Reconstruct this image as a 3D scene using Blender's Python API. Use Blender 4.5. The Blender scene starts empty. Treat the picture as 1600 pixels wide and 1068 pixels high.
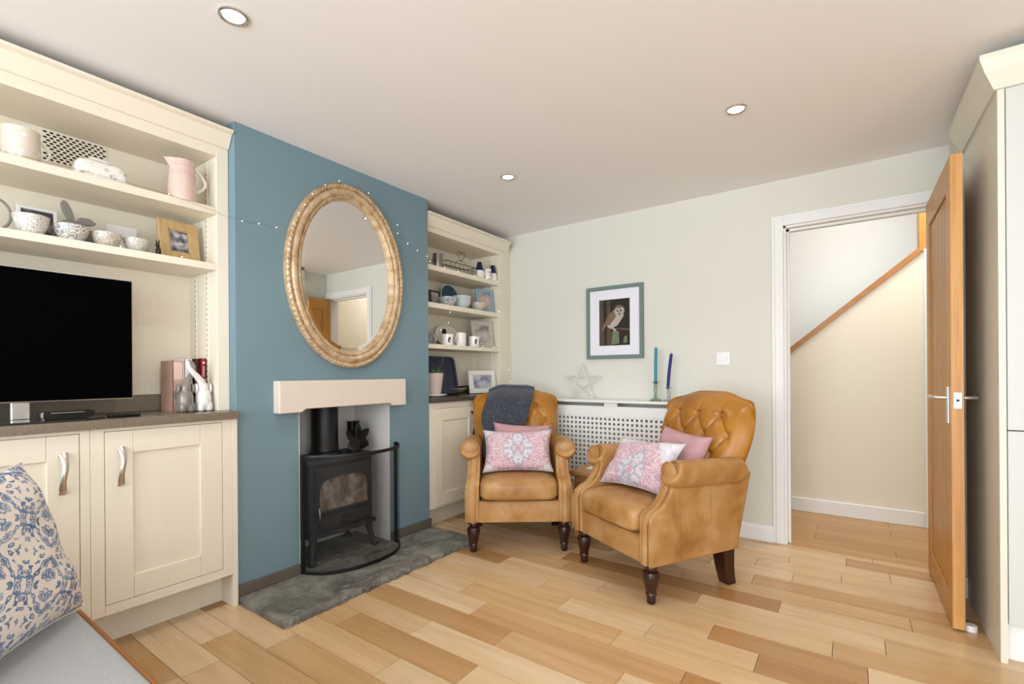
import bpy, bmesh, math, random
from mathutils import Vector, Matrix, Euler
random.seed(7)
PI = math.pi
R = math.radians
SC = bpy.context.scene
COL = SC.collection

# ------------------------------------------------------------------ camera
cam_d = bpy.data.cameras.new('camera')
cam = bpy.data.objects.new('camera', cam_d)
COL.objects.link(cam)
cam_d.sensor_fit = 'HORIZONTAL'
cam_d.sensor_width = 36.0
cam_d.lens = 747.0 / 1600 * 36
cam_d.shift_y = 49.5 / 1600
cam_d.clip_start = 0.02
_yaw, _roll = R(35.205), R(-0.387)
_f = Vector((-math.sin(_yaw), math.cos(_yaw), 0))
_r0 = Vector((math.cos(_yaw), math.sin(_yaw), 0))
_u0 = Vector((0, 0, 1))
_r = math.cos(_roll) * _r0 + math.sin(_roll) * _u0
_u = -math.sin(_roll) * _r0 + math.cos(_roll) * _u0
cam.matrix_world = Matrix(((_r.x, _u.x, -_f.x, 2.39), (_r.y, _u.y, -_f.y, 0.0), (_r.z, _u.z, -_f.z, 1.087), (0, 0, 0, 1)))
SC.camera = cam

# ------------------------------------------------------------------ world, light, exposure
SC.view_settings.view_transform = 'Standard'
SC.view_settings.look = 'None'
SC.view_settings.exposure = 0.1
SC.view_settings.gamma = 1.0
SC.view_settings.use_curve_mapping = False
world = bpy.data.worlds.new('world')
SC.world = world
world.use_nodes = True
world.node_tree.nodes['Background'].inputs[0].default_value = (0.80, 0.90, 1.0, 1)
world.node_tree.nodes['Background'].inputs[1].default_value = 1.6

def area(name, loc, rot, sx, sy, power, col):
    d = bpy.data.lights.new(name, 'AREA'); d.shape = 'RECTANGLE'; d.size = sx; d.size_y = sy
    d.energy = power; d.color = col
    o = bpy.data.objects.new(name, d); COL.objects.link(o); o.location = loc; o.rotation_euler = rot
    return o
# added area lamps: daylight for the invented doors and window behind the camera
area('added_daylight_near', (1.9, -2.66, 1.12), (R(106), 0, 0), 3.9, 2.1, 158, (0.90, 0.98, 1.07))
area('added_daylight_side', (5.06, -.95, 1.3), (R(90), 0, R(90)), 2.3, 1.7, 40, (0.92, 0.98, 1.06))

# ------------------------------------------------------------------ materials
class NT:
    def __init__(s, name):
        s.m = bpy.data.materials.new(name); s.m.use_nodes = True
        s.t = s.m.node_tree; s.b = s.t.nodes['Principled BSDF']
    def n(s, typ, attrs=None, **inp):
        nd = s.t.nodes.new('ShaderNode' + typ)
        for k, v in (attrs or {}).items(): setattr(nd, k, v)
        for k, v in inp.items():
            key = int(k[1:]) if k[0] == 'i' and k[1:].isdigit() else k.replace('_', ' ')
            s.put(nd.inputs[key], v)
        return nd
    def put(s, sock, v):
        if isinstance(v, bpy.types.NodeSocket): s.t.links.new(v, sock)
        else:
            if sock.type == 'RGBA' and len(v) == 3: v = (*v, 1)
            sock.default_value = v
    def set(s, **kw):
        for k, v in kw.items(): s.put(s.b.inputs[k.replace('_', ' ')], v)
    def math(s, op, a, b=0.0, c=0.0, clamp=False):
        nd = s.n('Math', {'operation': op, 'use_clamp': clamp}, i0=a, i1=b, i2=c); return nd.outputs[0]
    def mix(s, f, a, b, mode='MIX'):
        nd = s.n('MixRGB', {'blend_type': mode}, Fac=f, Color1=a, Color2=b); return nd.outputs[0]
    def ramp(s, f, stops, interp='LINEAR'):
        nd = s.n('ValToRGB', None, Fac=f); cr = nd.color_ramp; cr.interpolation = interp
        while len(cr.elements) < len(stops): cr.elements.new(0.5)
        for e, (p, c) in zip(cr.elements, stops): e.position = p; e.color = (*c, 1) if len(c) == 3 else c
        return nd.outputs[0]
    def obj(s): return s.n('TexCoord').outputs['Object']
    def uv(s): return s.n('TexCoord').outputs['UV']
    def pos(s): return s.n('NewGeometry').outputs['Position']
    def noise(s, vec, scale, detail=3, rough=.55, dist=0.0, col=False):
        nd = s.n('TexNoise', None, Vector=vec, Scale=scale, Detail=detail, Roughness=rough, Distortion=dist)
        return nd.outputs['Color' if col else 'Fac']
    def vor(s, vec, scale, feat='F1', out='Distance', rnd=1.0):
        nd = s.n('TexVoronoi', {'feature': feat}, Vector=vec, Scale=scale, Randomness=rnd); return nd.outputs[out]
    def vmap(s, vec, sc=(1, 1, 1), loc=(0, 0, 0), rot=(0, 0, 0)):
        return s.n('Mapping', None, Vector=vec, Scale=sc, Location=loc, Rotation=rot).outputs[0]
    def sep(s, vec):
        nd = s.n('SeparateXYZ', None, Vector=vec); return nd.outputs
    def comb(s, x=0.0, y=0.0, z=0.0): return s.n('CombineXYZ', None, X=x, Y=y, Z=z).outputs[0]
    def bump(s, h, strength=.2, dist=.01):
        nd = s.n('Bump', None, Height=h, Strength=strength, Distance=dist); s.put(s.b.inputs['Normal'], nd.outputs[0])

def sr(r, g, b):
    """sRGB 0-255 to linear"""
    f = lambda c: (c / 12.92 if c <= .04045 else ((c + .055) / 1.055) ** 2.4)
    return (f(r / 255), f(g / 255), f(b / 255))

MATS = {}
def plain(name, col, rough=.5, metal=0.0, var=.06, vs=6.0, bump=0.0, bs=60.0, spec=.5, coat=0.0, trans=0.0, ior=1.45, sheen=0.0, alpha=1.0):
    t = NT(name); o = t.obj()
    nz = t.noise(o, vs, 3)
    lo = tuple(c * (1 - var) for c in col); hi = tuple(min(1, c * (1 + var)) for c in col)
    t.set(Base_Color=t.mix(nz, lo, hi), Roughness=rough, Metallic=metal, Specular_IOR_Level=spec, Coat_Weight=coat, Transmission_Weight=trans, IOR=ior, Sheen_Weight=sheen)
    if bump: t.bump(t.noise(o, bs, 4), bump, .004)
    MATS[name] = t.m
    return t.m

plain('ceiling_paint', sr(243, 241, 239), .9, var=.015, vs=2)
plain('wall_paint', sr(219, 218, 206), .9, var=.015, vs=2, bump=.03, bs=40)
plain('hall_paint', sr(234, 225, 208), .9, var=.01, vs=2)
plain('blue_paint', sr(116, 141, 150), .85, var=.05, vs=3, bump=.05, bs=25)
plain('white_paint', sr(236, 236, 232), .5, var=.01)
plain('cool_white_paint', sr(236, 237, 234), .45, var=.01)
plain('recess_plaster', sr(212, 209, 203), .95, var=.08, vs=9, bump=.25, bs=30)
plain('limestone', sr(222, 209, 195), .9, var=.06, vs=14, bump=.2, bs=90)
plain('skirting_slate', sr(96, 88, 78), .75, var=.15, vs=18, bump=.15, bs=50)
plain('black_iron', sr(54, 54, 54), .55, var=.2, vs=25, bump=.15, bs=220, spec=.4)
plain('black_metal', sr(16, 16, 17), .42, var=.1, vs=20)
plain('fan_metal', sr(64, 62, 60), .3, metal=.7, var=.1)
plain('screen_black', sr(2, 2, 3), .7, var=0, spec=.02)
plain('gloss_black', sr(9, 10, 11), .12, var=.1)
plain('silver', sr(196, 193, 190), .28, metal=1.0, var=.05)
plain('steel', sr(210, 208, 204), .3, metal=1.0, var=.05)
plain('pewter', sr(140, 136, 130), .35, metal=1.0, var=.1)
plain('chrome', sr(225, 225, 225), .12, metal=1.0, var=.02)
plain('dark_wire', sr(62, 50, 40), .5, metal=.6, var=.1)
plain('copper_wire', sr(190, 160, 120), .4, metal=.8, var=.1)
plain('dark_wood', sr(48, 22, 15), .22, var=.35, vs=14, coat=.35)
plain('track_metal', sr(150, 138, 116), .5, metal=.6, var=.1)
plain('shadow_gap', sr(46, 40, 34), .9, var=.1)
plain('white_glaze', sr(236, 232, 226), .18, var=.03, vs=20, coat=.3)
plain('pink_glaze', sr(222, 192, 180), .2, var=.06, vs=30, coat=.4)
plain('grey_glaze', sr(132, 124, 114), .15, var=.05, coat=.5)
plain('pale_blue_glaze', sr(196, 208, 208), .2, var=.06, vs=40, coat=.3)
plain('navy_glaze', sr(22, 62, 96), .2, var=.35, vs=40, coat=.5)
plain('navy_gloss', sr(24, 24, 62), .25, var=.1)
plain('grey_wood', sr(128, 124, 114), .7, var=.12, vs=20)
plain('dark_bronze', sr(52, 40, 32), .4, metal=.5, var=.1)
plain('paper_white', sr(232, 230, 226), .8, var=.02)
plain('page_edge', sr(224, 214, 196), .9, var=.05, vs=60)
plain('book_pink', sr(188, 150, 134), .6, var=.35, vs=9)
plain('book_white', sr(228, 222, 216), .55, var=.04)
plain('book_dark', sr(70, 24, 22), .5, var=.5, vs=14)
plain('book_red', sr(150, 28, 42), .45, var=.1)
plain('ink_white', sr(240, 236, 230), .6, var=.01)
plain('ink_black', sr(22, 22, 24), .6, var=.05)
plain('ink_red', sr(196, 60, 54), .6, var=.05)
plain('frame_green', sr(110, 128, 122), .55, var=.08, vs=30)
plain('frame_blue', sr(138, 166, 180), .55, var=.1, vs=30)
plain('frame_white', sr(226, 224, 212), .6, var=.05, vs=30)
plain('mat_board', sr(232, 232, 238), .85, var=.01)
plain('owl_brown', sr(122, 98, 76), .8, var=.5, vs=110)
plain('owl_pale', sr(176, 168, 158), .8, var=.55, vs=110)
plain('owl_ground', sr(42, 36, 30), .8, var=.5, vs=30)
plain('post_brown', sr(84, 70, 52), .8, var=.3, vs=40)
plain('moss_green', sr(112, 122, 94), .8, var=.45, vs=70)
plain('teal_wax', sr(28, 138, 160), .4, var=.03, spec=.4)
plain('navy_wax', sr(30, 34, 110), .4, var=.03, spec=.4)
plain('green_glass', sr(176, 196, 180), .06, var=.02, trans=.85)
plain('clear_glass', sr(214, 218, 226), .05, var=.02, trans=.9)
plain('dark_glass', sr(20, 26, 24), .05, var=.05, coat=.5)
plain('terracotta_pale', sr(206, 186, 178), .8, var=.04)
plain('leaf_green', sr(108, 146, 58), .5, var=.25, vs=30)
plain('tin', sr(182, 180, 168), .3, metal=.9, var=.1)
plain('plastic_white', sr(238, 238, 236), .35, var=.01)
plain('tan_piping', sr(150, 98, 48), .6, var=.1)
plain('brass_tag', sr(200, 180, 140), .4, metal=.5, var=.1)
plain('star_wire', sr(222, 220, 212), .4, metal=.25, var=.15, vs=90)

def emit(name, col, st):
    t = NT(name); t.set(Base_Color=col, Emission_Color=col, Emission_Strength=st); MATS[name] = t.m
emit('bulb_glow', (1.0, .86, .62), 9.0)
emit('downlight_glow', (1.0, .97, .92), 14.0)

def m_cream():
    t = NT('cream_paint'); o = t.pos()
    g = t.noise(t.vmap(o, (60, 60, 2.5)), 2.2, 4)
    t.set(Base_Color=t.mix(g, sr(230, 220, 200), sr(236, 227, 208)), Roughness=.5)
    t.bump(g, .06, .003); MATS['cream_paint'] = t.m
m_cream()

plain('pantry_front', sr(206, 206, 201), .45, var=.01)  # same pantry paint, greyed on the front to offset the strong light there
def m_pantry():
    t = NT('pantry_paint'); o = t.pos()
    g = t.noise(t.vmap(o, (120, 120, 2.5)), 2.2, 4)
    t.set(Base_Color=t.mix(g, sr(216, 210, 192), sr(228, 222, 206)), Roughness=.42)
    t.bump(g, .1, .003); MATS['pantry_paint'] = t.m
m_pantry()

def m_wood(name, tones, axis, rough=.36, gs=1.0, rnd=True, dark=.72, contrast=1.0):
    """straight-grained timber, grain along axis 0/1/2 of the world, tone per object"""
    t = NT(name); p = t.pos()
    oi = t.n('ObjectInfo').outputs['Random']
    off = t.comb(t.math('MULTIPLY', oi, 37.0), t.math('MULTIPLY', oi, 91.0), t.math('MULTIPLY', oi, 53.0))
    v = t.n('VectorMath', {'operation': 'ADD'}, i0=p, i1=off).outputs[0]
    s = [26.0 * gs] * 3; s[axis] = 1.6 * gs
    fine = t.noise(t.vmap(v, tuple(x * 3.2 if i != axis else x * 1.6 for i, x in enumerate(s))), 1.0, 4, .65)
    broad = t.noise(t.vmap(v, tuple(s)), .55, 3, .5, 1.2)
    s2 = [9.0] * 3; s2[axis] = 2.2
    knot = t.noise(t.vmap(v, tuple(s2)), .9, 2, .5)
    base = t.ramp(oi, tones, 'LINEAR') if rnd else tones[0][1]
    dk = t.mix(1.0, base, (dark, dark * .88, dark * .72), 'MULTIPLY')
    c = t.mix(t.ramp(broad, [(.38, (0, 0, 0)), (.72, (1, 1, 1))]), base, t.mix(.55 * contrast, base, dk))
    c = t.mix(t.ramp(fine, [(.5, (0, 0, 0)), (.78, (1, 1, 1))]), c, t.mix(.45 * contrast, c, dk))
    c = t.mix(t.ramp(knot, [(.70, (0, 0, 0)), (.80, (1, 1, 1))]), c, t.mix(.7, c, dk))
    t.set(Base_Color=c, Roughness=t.math('ADD', t.math('MULTIPLY', fine, .12), rough - .06))
    t.bump(fine, .06, .003); MATS[name] = t.m
m_wood('oak_floor', [(0, sr(172, 126, 76)), (.12, sr(200, 160, 112)), (.3, sr(216, 183, 141)), (.6, sr(225, 196, 158)), (.82, sr(216, 180, 134)), (1, sr(194, 152, 104))], 0, .26)
m_wood('oak_floor_hall', [(0, sr(182, 138, 86)), (1, sr(198, 154, 100))], 0, .3)
m_wood('oak_door', [(0, sr(196, 138, 60))], 2, .38, rnd=False)
m_wood('oak_edge', [(0, sr(216, 160, 92))], 2, .45, rnd=False, contrast=1.7, dark=.6)
m_wood('oak_rail', [(0, sr(178, 122, 62))], 0, .4, rnd=False)
m_wood('frame_oak', [(0, sr(196, 166, 116))], 2, .6, rnd=False, gs=2.5, dark=.6)
m_wood('table_oak', [(0, sr(188, 138, 84))], 0, .42, rnd=False)

def m_leather():
    t = NT('tan_leather'); o = t.obj()
    big = t.noise(o, 3.4, 4, .6); mid = t.noise(o, 13, 4, .6); fine = t.vor(o, 380)
    c = t.ramp(t.math('ADD', t.math('MULTIPLY', big, .7), t.math('MULTIPLY', mid, .3)),
               [(.3, sr(146, 96, 46)), (.46, sr(174, 127, 72)), (.6, sr(190, 149, 97)), (.78, sr(206, 170, 122))])
    t.set(Base_Color=c, Roughness=t.math('ADD', t.math('MULTIPLY', mid, .22), .3), Specular_IOR_Level=.5)
    t.bump(t.math('ADD', t.math('MULTIPLY', fine, .4), mid), .1, .004); MATS['tan_leather'] = t.m
    t = NT('tan_leather_back'); o = t.obj()  # deeper than the front leather: window light and wear put into the colours
    big = t.noise(o, 4.5, 4, .6); mid = t.noise(o, 18, 4, .6)
    c = t.ramp(big, [(.3, sr(150, 94, 24)), (.6, sr(176, 118, 38)), (.8, sr(192, 138, 60))])
    t.set(Base_Color=c, Roughness=.33, Specular_IOR_Level=.5); t.bump(mid, .08, .004); MATS['tan_leather_back'] = t.m
m_leather()

def m_stone():
    t = NT('hearth_stone'); o = t.pos()
    a = t.noise(o, 5, 6, .65, 1.0); b = t.noise(t.vmap(o, (16, 7, 10), (0, 0, 0), (0, 0, .5)), 1.0, 8, .75, 1.2)
    c = t.ramp(a, [(.34, sr(92, 91, 84)), (.48, sr(124, 122, 113)), (.64, sr(156, 153, 142))])
    c = t.mix(t.ramp(b, [(.55, (0, 0, 0)), (.62, (1, 1, 1))]), c, sr(158, 153, 142))
    c = t.mix(t.ramp(b, [(.36, (1, 1, 1)), (.42, (0, 0, 0))]), c, sr(84, 84, 78))
    t.set(Base_Color=c, Roughness=.6); t.bump(t.math('ADD', a, b), 1.0, .02); MATS['hearth_stone'] = t.m
    t = NT('worktop_stone'); o = t.pos()
    a = t.noise(o, 420, 2, .8); b = t.vor(o, 300)
    c = t.ramp(a, [(.3, sr(92, 82, 70)), (.55, sr(128, 116, 100)), (.75, sr(164, 150, 130))])
    t.set(Base_Color=c, Roughness=.25); MATS['worktop_stone'] = t.m
    t = NT('worktop_dark'); o = t.pos(); a = t.noise(o, 420, 2, .8)
    t.set(Base_Color=t.ramp(a, [(.3, sr(58, 50, 44)), (.75, sr(98, 86, 74))]), Roughness=.25); MATS['worktop_dark'] = t.m
m_stone()

def m_gilt():
    t = NT('gilt_wood'); o = t.obj()
    n = t.noise(o, 22, 5, .65); m = t.noise(o, 4, 3)
    c = t.ramp(n, [(.3, sr(150, 108, 62)), (.5, sr(196, 164, 122)), (.7, sr(222, 202, 172))])
    c = t.mix(t.math('MULTIPLY', m, .4), c, sr(214, 196, 170))
    t.set(Base_Color=c, Metallic=.35, Roughness=.42); t.bump(n, .1, .003); MATS['gilt_wood'] = t.m
    t = NT('mirror_glass'); t.set(Base_Color=(.86, .87, .86), Metallic=1.0, Roughness=.0); MATS['mirror_glass'] = t.m
m_gilt()

def m_fabrics():
    # charcoal wool throw
    t = NT('charcoal_wool'); o = t.obj(); f = t.noise(o, 230, 3, .85); g = t.noise(o, 60, 3)
    t.set(Base_Color=t.ramp(f, [(.40, sr(26, 28, 36)), (.54, sr(54, 57, 68)), (.66, sr(130, 134, 142))]), Roughness=.95, Sheen_Weight=.3)
    t.bump(f, .5, .003); MATS['charcoal_wool'] = t.m
    # dusty pink weave
    t = NT('pink_weave'); u = t.uv(); w = t.n('TexWave', {'wave_type': 'BANDS', 'bands_direction': 'DIAGONAL'}, Vector=u, Scale=38.0, Distortion=2.5, Detail=2.0).outputs['Fac']
    t.set(Base_Color=t.mix(w, sr(188, 142, 146), sr(206, 164, 166)), Roughness=.95); t.bump(w, .4, .003); MATS['pink_weave'] = t.m
    # grey seat cloth
    t = NT('grey_cloth'); o = t.obj(); f = t.noise(t.vmap(o, (1, 1.6, 1)), 160, 3, .7); g = t.noise(o, 7, 2)
    t.set(Base_Color=t.mix(f, sr(146, 148, 150), sr(190, 191, 192)), Roughness=.95, Sheen_Weight=.2); t.bump(f, .3, .003); MATS['grey_cloth'] = t.m
    # faded rug print: medallion in slate on rose
    for nm, ang, cx in (('rug_print', 0.0, 0.0), ('rug_print_large', .35, .12)):
        t = NT(nm); u = t.uv()
        c0 = t.vmap(u, (1.7, 1.1, 1), (-.85 + cx, -.55, 0), (0, 0, ang))
        x, y, _ = t.sep(c0)
        ax, ay = t.math('ABSOLUTE', x), t.math('ABSOLUTE', y)
        fold = t.comb(ax, ay, 0.0)
        orn = t.vor(fold, 10, 'SMOOTH_F1'); orn2 = t.vor(fold, 27, 'F1'); fine = t.noise(u, 60, 3, .8); wash = t.noise(u, 3.2, 3)
        d = t.math('ADD', t.math('MULTIPLY', ax, 1.25), ay)
        step = t.math('SNAP', d, .05)
        dd = t.math('ADD', step, t.math('MULTIPLY', t.math('SUBTRACT', orn, .3), .38))
        rose = t.ramp(t.math('ADD', t.math('MULTIPLY', orn2, .9), t.math('MULTIPLY', wash, .62)), [(.3, sr(186, 92, 98)), (.40, sr(212, 138, 140)), (.48, sr(234, 206, 204)), (.56, sr(206, 128, 138)), (.66, sr(228, 190, 194)), (.8, sr(156, 96, 124))])
        slate = t.ramp(t.math('ADD', t.math('MULTIPLY', orn, .8), t.math('MULTIPLY', orn2, .7)), [(.2, sr(104, 102, 128)), (.36, sr(150, 146, 168)), (.46, sr(230, 224, 230)), (.58, sr(140, 136, 158)), (.68, sr(226, 218, 226)), (.8, sr(112, 108, 134))])
        med = t.ramp(dd, [(.0, (1, 1, 1)), (.58, (1, 1, 1)), (.61, (0, 0, 0))], 'LINEAR')
        c = t.mix(med, rose, slate)
        band = t.ramp(dd, [(.50, (0, 0, 0)), (.53, (1, 1, 1)), (.59, (1, 1, 1)), (.61, (0, 0, 0))])
        c = t.mix(band, c, sr(112, 108, 134))
        core = t.ramp(d, [(.0, (1, 1, 1)), (.09, (1, 1, 1)), (.11, (0, 0, 0))])
        c = t.mix(core, c, sr(176, 96, 120))
        ed = t.math('MAXIMUM', t.math('MULTIPLY', ax, 1.0), t.math('MULTIPLY', ay, 1.45))
        corner = t.ramp(t.math('ADD', t.math('MULTIPLY', ax, .62), ay), [(.84, (0, 0, 0)), (.9, (1, 1, 1))])
        c = t.mix(corner, c, t.mix(.5, slate, sr(232, 226, 232)))
        line = t.ramp(t.math('PINGPONG', dd, .13), [(.0, (1, 1, 1)), (.10, (1, 1, 1)), (.2, (0, 0, 0))])
        c = t.mix(t.math('MULTIPLY', line, .3), c, sr(240, 234, 234))
        c = t.mix(t.ramp(fine, [(.50, (0, 0, 0)), (.66, (.5, .5, .5))]), c, sr(238, 226, 228))
        t.set(Base_Color=c, Roughness=.95); t.bump(fine, .2, .002); MATS[nm] = t.m
    # indigo ikat tiles on off-white
    t = NT('indigo_print'); u = t.uv()
    wob = t.noise(u, 26, 3, .7, 0, True)
    uu = t.n('VectorMath', {'operation': 'ADD'}, i0=u, i1=t.n('VectorMath', {'operation': 'SCALE'}, i0=wob, Scale=.035).outputs[0]).outputs[0]
    x, y, _ = t.sep(t.vmap(uu, (1, 1, 1), (0, 0, 0), (0, 0, .5)))
    px, py = t.math('PINGPONG', x, .15), t.math('PINGPONG', y, .19)
    fold = t.comb(px, py, 0.0)
    v1 = t.vor(fold, 17, 'F1'); v2 = t.vor(fold, 36, 'F1')
    d = t.math('ADD', px, t.math('MULTIPLY', py, .8))
    rings = t.math('PINGPONG', d, .028)
    ink = t.math('ADD', t.math('MULTIPLY', rings, 15.0), t.math('ADD', t.math('MULTIPLY', v1, .9), t.math('MULTIPLY', v2, .5)))
    k = t.ramp(ink, [(.29, (1, 1, 1)), (.34, (0, 0, 0)), (.60, (0, 0, 0)), (.64, (1, 1, 1)), (.70, (1, 1, 1)), (.75, (0, 0, 0)), (.95, (0, 0, 0)), (1.0, (1, 1, 1))])
    tone = t.noise(u, 9, 3)
    blue = t.ramp(tone, [(.35, sr(84, 106, 142)), (.55, sr(118, 138, 168)), (.7, sr(160, 166, 178))])
    c = t.mix(k, blue, sr(228, 218, 208))
    t.set(Base_Color=c, Roughness=.95); t.bump(t.noise(u, 160, 2), .2, .002); MATS['indigo_print'] = t.m
    # navy wicker
    t = NT('navy_wicker'); o = t.pos(); x, y, z = t.sep(o)
    w = t.math('MULTIPLY', t.math('SINE', t.math('MULTIPLY', y, 420)), t.math('SINE', t.math('MULTIPLY', z, 300)))
    t.set(Base_Color=t.mix(t.ramp(w, [(.1, (0, 0, 0)), (.5, (1, 1, 1))]), sr(40, 42, 66), sr(96, 98, 122)), Roughness=.7); t.bump(w, .4, .003); MATS['navy_wicker'] = t.m
m_fabrics()

def m_ceramics():
    for nm, sc, c1, c2 in (('bowl_scales', 60, sr(186, 180, 172), sr(232, 227, 218)), ('bowl_medallion', 42, sr(150, 150, 152), sr(228, 220, 206)),
                           ('bowl_lattice', 80, sr(164, 156, 146), sr(228, 220, 206)), ('bowl_floral', 96, sr(156, 150, 144), sr(228, 220, 206)), ('bowl_navy_dots', 52, sr(90, 104, 122), sr(232, 230, 222))):
        t = NT(nm); o = t.obj()
        a = t.vor(o, sc, 'F1'); b = t.math('PINGPONG', a, .16)
        t.set(Base_Color=t.mix(t.ramp(b, [(.3 * .16, (0, 0, 0)), (.75 * .16, (1, 1, 1))]), c1, c2), Roughness=.25, Coat_Weight=.3); MATS[nm] = t.m
    t = NT('floral_glaze'); o = t.obj(); a = t.vor(o, 34, 'F1'); cc = t.vor(o, 34, 'F1', 'Color')
    m = t.ramp(a, [(.2, (1, 1, 1)), (.5, (0, 0, 0))])
    n = t.ramp(t.noise(o, 130, 3, .8), [(.45, (0, 0, 0)), (.55, (1, 1, 1))])
    col = t.mix(t.sep(cc)[0], sr(180, 140, 86), sr(112, 108, 142))
    t.set(Base_Color=t.mix(t.math('MULTIPLY', m, n), sr(238, 232, 224), col), Roughness=.2, Coat_Weight=.3); MATS['floral_glaze'] = t.m
    t = NT('mug_relief'); o = t.obj(); a = t.vor(o, 40, 'F1'); n = t.noise(o, 14, 2)
    t.set(Base_Color=t.mix(t.ramp(t.math('MULTIPLY', n, t.math('SUBTRACT', 1.0, a)), [(.36, (0, 0, 0)), (.44, (1, 1, 1))]), sr(222, 212, 196), sr(244, 240, 232)), Roughness=.18, Coat_Weight=.4); t.bump(a, .2, .004); MATS['mug_relief'] = t.m
    # photographs (blurred prints)
    for nm, a, b, c, s in (('photo_grey', sr(60, 58, 66), sr(126, 124, 132), sr(210, 208, 210), 26), ('photo_dark', sr(36, 30, 34), sr(70, 62, 64), sr(190, 184, 180), 14),
                           ('photo_warm', sr(120, 140, 160), sr(196, 168, 150), sr(206, 198, 190), 9), ('photo_soft', sr(120, 112, 112), sr(176, 168, 164), sr(214, 210, 206), 9), ('photo_seaside', sr(110, 112, 138), sr(176, 176, 190), sr(200, 206, 190), 12)):
        t = NT(nm); o = t.obj(); n = t.noise(o, s, 2, .5)
        t.set(Base_Color=t.ramp(n, [(.34, a), (.5, b), (.68, c)]), Roughness=.4); MATS[nm] = t.m
    # silver crackle frame
    t = NT('frame_crackle'); o = t.obj(); n = t.vor(o, 120, 'F1')
    t.set(Base_Color=t.ramp(n, [(.1, sr(110, 100, 86)), (.5, sr(206, 200, 186))]), Roughness=.4, Metallic=.3); t.bump(n, .5, .004); MATS['frame_crackle'] = t.m
    t = NT('stove_glass'); o = t.pos(); n = t.noise(t.vmap(o, (1, 9, 5)), 1.6, 4, .6); x, y, z = t.sep(o)
    t.set(Base_Color=t.ramp(n, [(.3, sr(70, 56, 46)), (.5, sr(128, 112, 98)), (.7, sr(176, 170, 166))]), Roughness=.2); MATS['stove_glass'] = t.m
m_ceramics()

# ------------------------------------------------------------------ mesh helpers
def BM(): return bmesh.new()
def cub(bm, x0, x1, y0, y1, z0, z1, bev=0.0, seg=1):
    r = bmesh.ops.create_cube(bm, size=1.0); vs = r['verts']
    bmesh.ops.scale(bm, verts=vs, vec=(x1 - x0, y1 - y0, z1 - z0))
    bmesh.ops.translate(bm, verts=vs, vec=((x0 + x1) / 2, (y0 + y1) / 2, (z0 + z1) / 2))
    if bev:
        es = list({e for v in vs for e in v.link_edges})
        bmesh.ops.bevel(bm, geom=es, offset=bev, segments=seg, affect='EDGES', profile=.7)
    return bm
def lathe(bm, prof, seg=24, c=(0, 0, 0), cap=True):
    rings = []
    for r, z in prof:
        rings.append([bm.verts.new((c[0] + r * math.cos(2 * PI * i / seg), c[1] + r * math.sin(2 * PI * i / seg), c[2] + z)) for i in range(seg)])
    for a, b in zip(rings, rings[1:]):
        for i in range(seg):
            bm.faces.new((a[i], a[(i + 1) % seg], b[(i + 1) % seg], b[i]))
    if cap:
        bm.faces.new(rings[0][::-1]); bm.faces.new(rings[-1])
    return bm
def tube(bm, pts, r, seg=8, closed=False, flat=None, up=None):
    """sweep a circle (or an ellipse r x flat) along pts; r may be a list"""
    pts = [Vector(p) for p in pts]; n = len(pts); rings = []
    prev = None
    for i, p in enumerate(pts):
        a = pts[(i - 1) % n] if (closed or i > 0) else p
        b = pts[(i + 1) % n] if (closed or i < n - 1) else p
        d = (b - a).normalized()
        ref = Vector(up) if up else (prev if prev is not None else (Vector((0, 0, 1)) if abs(d.z) < .9 else Vector((1, 0, 0))))
        s = d.cross(ref)
        if s.length < 1e-5: s = d.cross(Vector((1, 0, 0)))
        s.normalize(); t = s.cross(d).normalized(); prev = t
        rr = r[i] if isinstance(r, (list, tuple)) else r
        fl = (flat[i] if isinstance(flat, (list, tuple)) else flat) if flat else rr
        rings.append([bm.verts.new(p + s * rr * math.cos(2 * PI * k / seg) + t * fl * math.sin(2 * PI * k / seg)) for k in range(seg)])
    m = n if closed else n - 1
    for i in range(m):
        a, b = rings[i], rings[(i + 1) % n]
        for k in range(seg): bm.faces.new((a[k], a[(k + 1) % seg], b[(k + 1) % seg], b[k]))
    if not closed:
        bm.faces.new(rings[0][::-1]); bm.faces.new(rings[-1])
    return bm
def prism(bm, poly, axis, a0, a1):
    """extrude a 2-D polygon; axis 'x': poly=(y,z); 'y': poly=(x,z); 'z': poly=(x,y)"""
    def mk(p, a):
        return {'x': (a, p[0], p[1]), 'y': (p[0], a, p[1]), 'z': (p[0], p[1], a)}[axis]
    A = [bm.verts.new(mk(p, a0)) for p in poly]; B = [bm.verts.new(mk(p, a1)) for p in poly]
    n = len(poly)
    fs = [bm.faces.new(A), bm.faces.new(B[::-1])]
    for i in range(n): fs.append(bm.faces.new((A[i], B[i], B[(i + 1) % n], A[(i + 1) % n])))
    bmesh.ops.recalc_face_normals(bm, faces=fs)
    return bm
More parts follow.
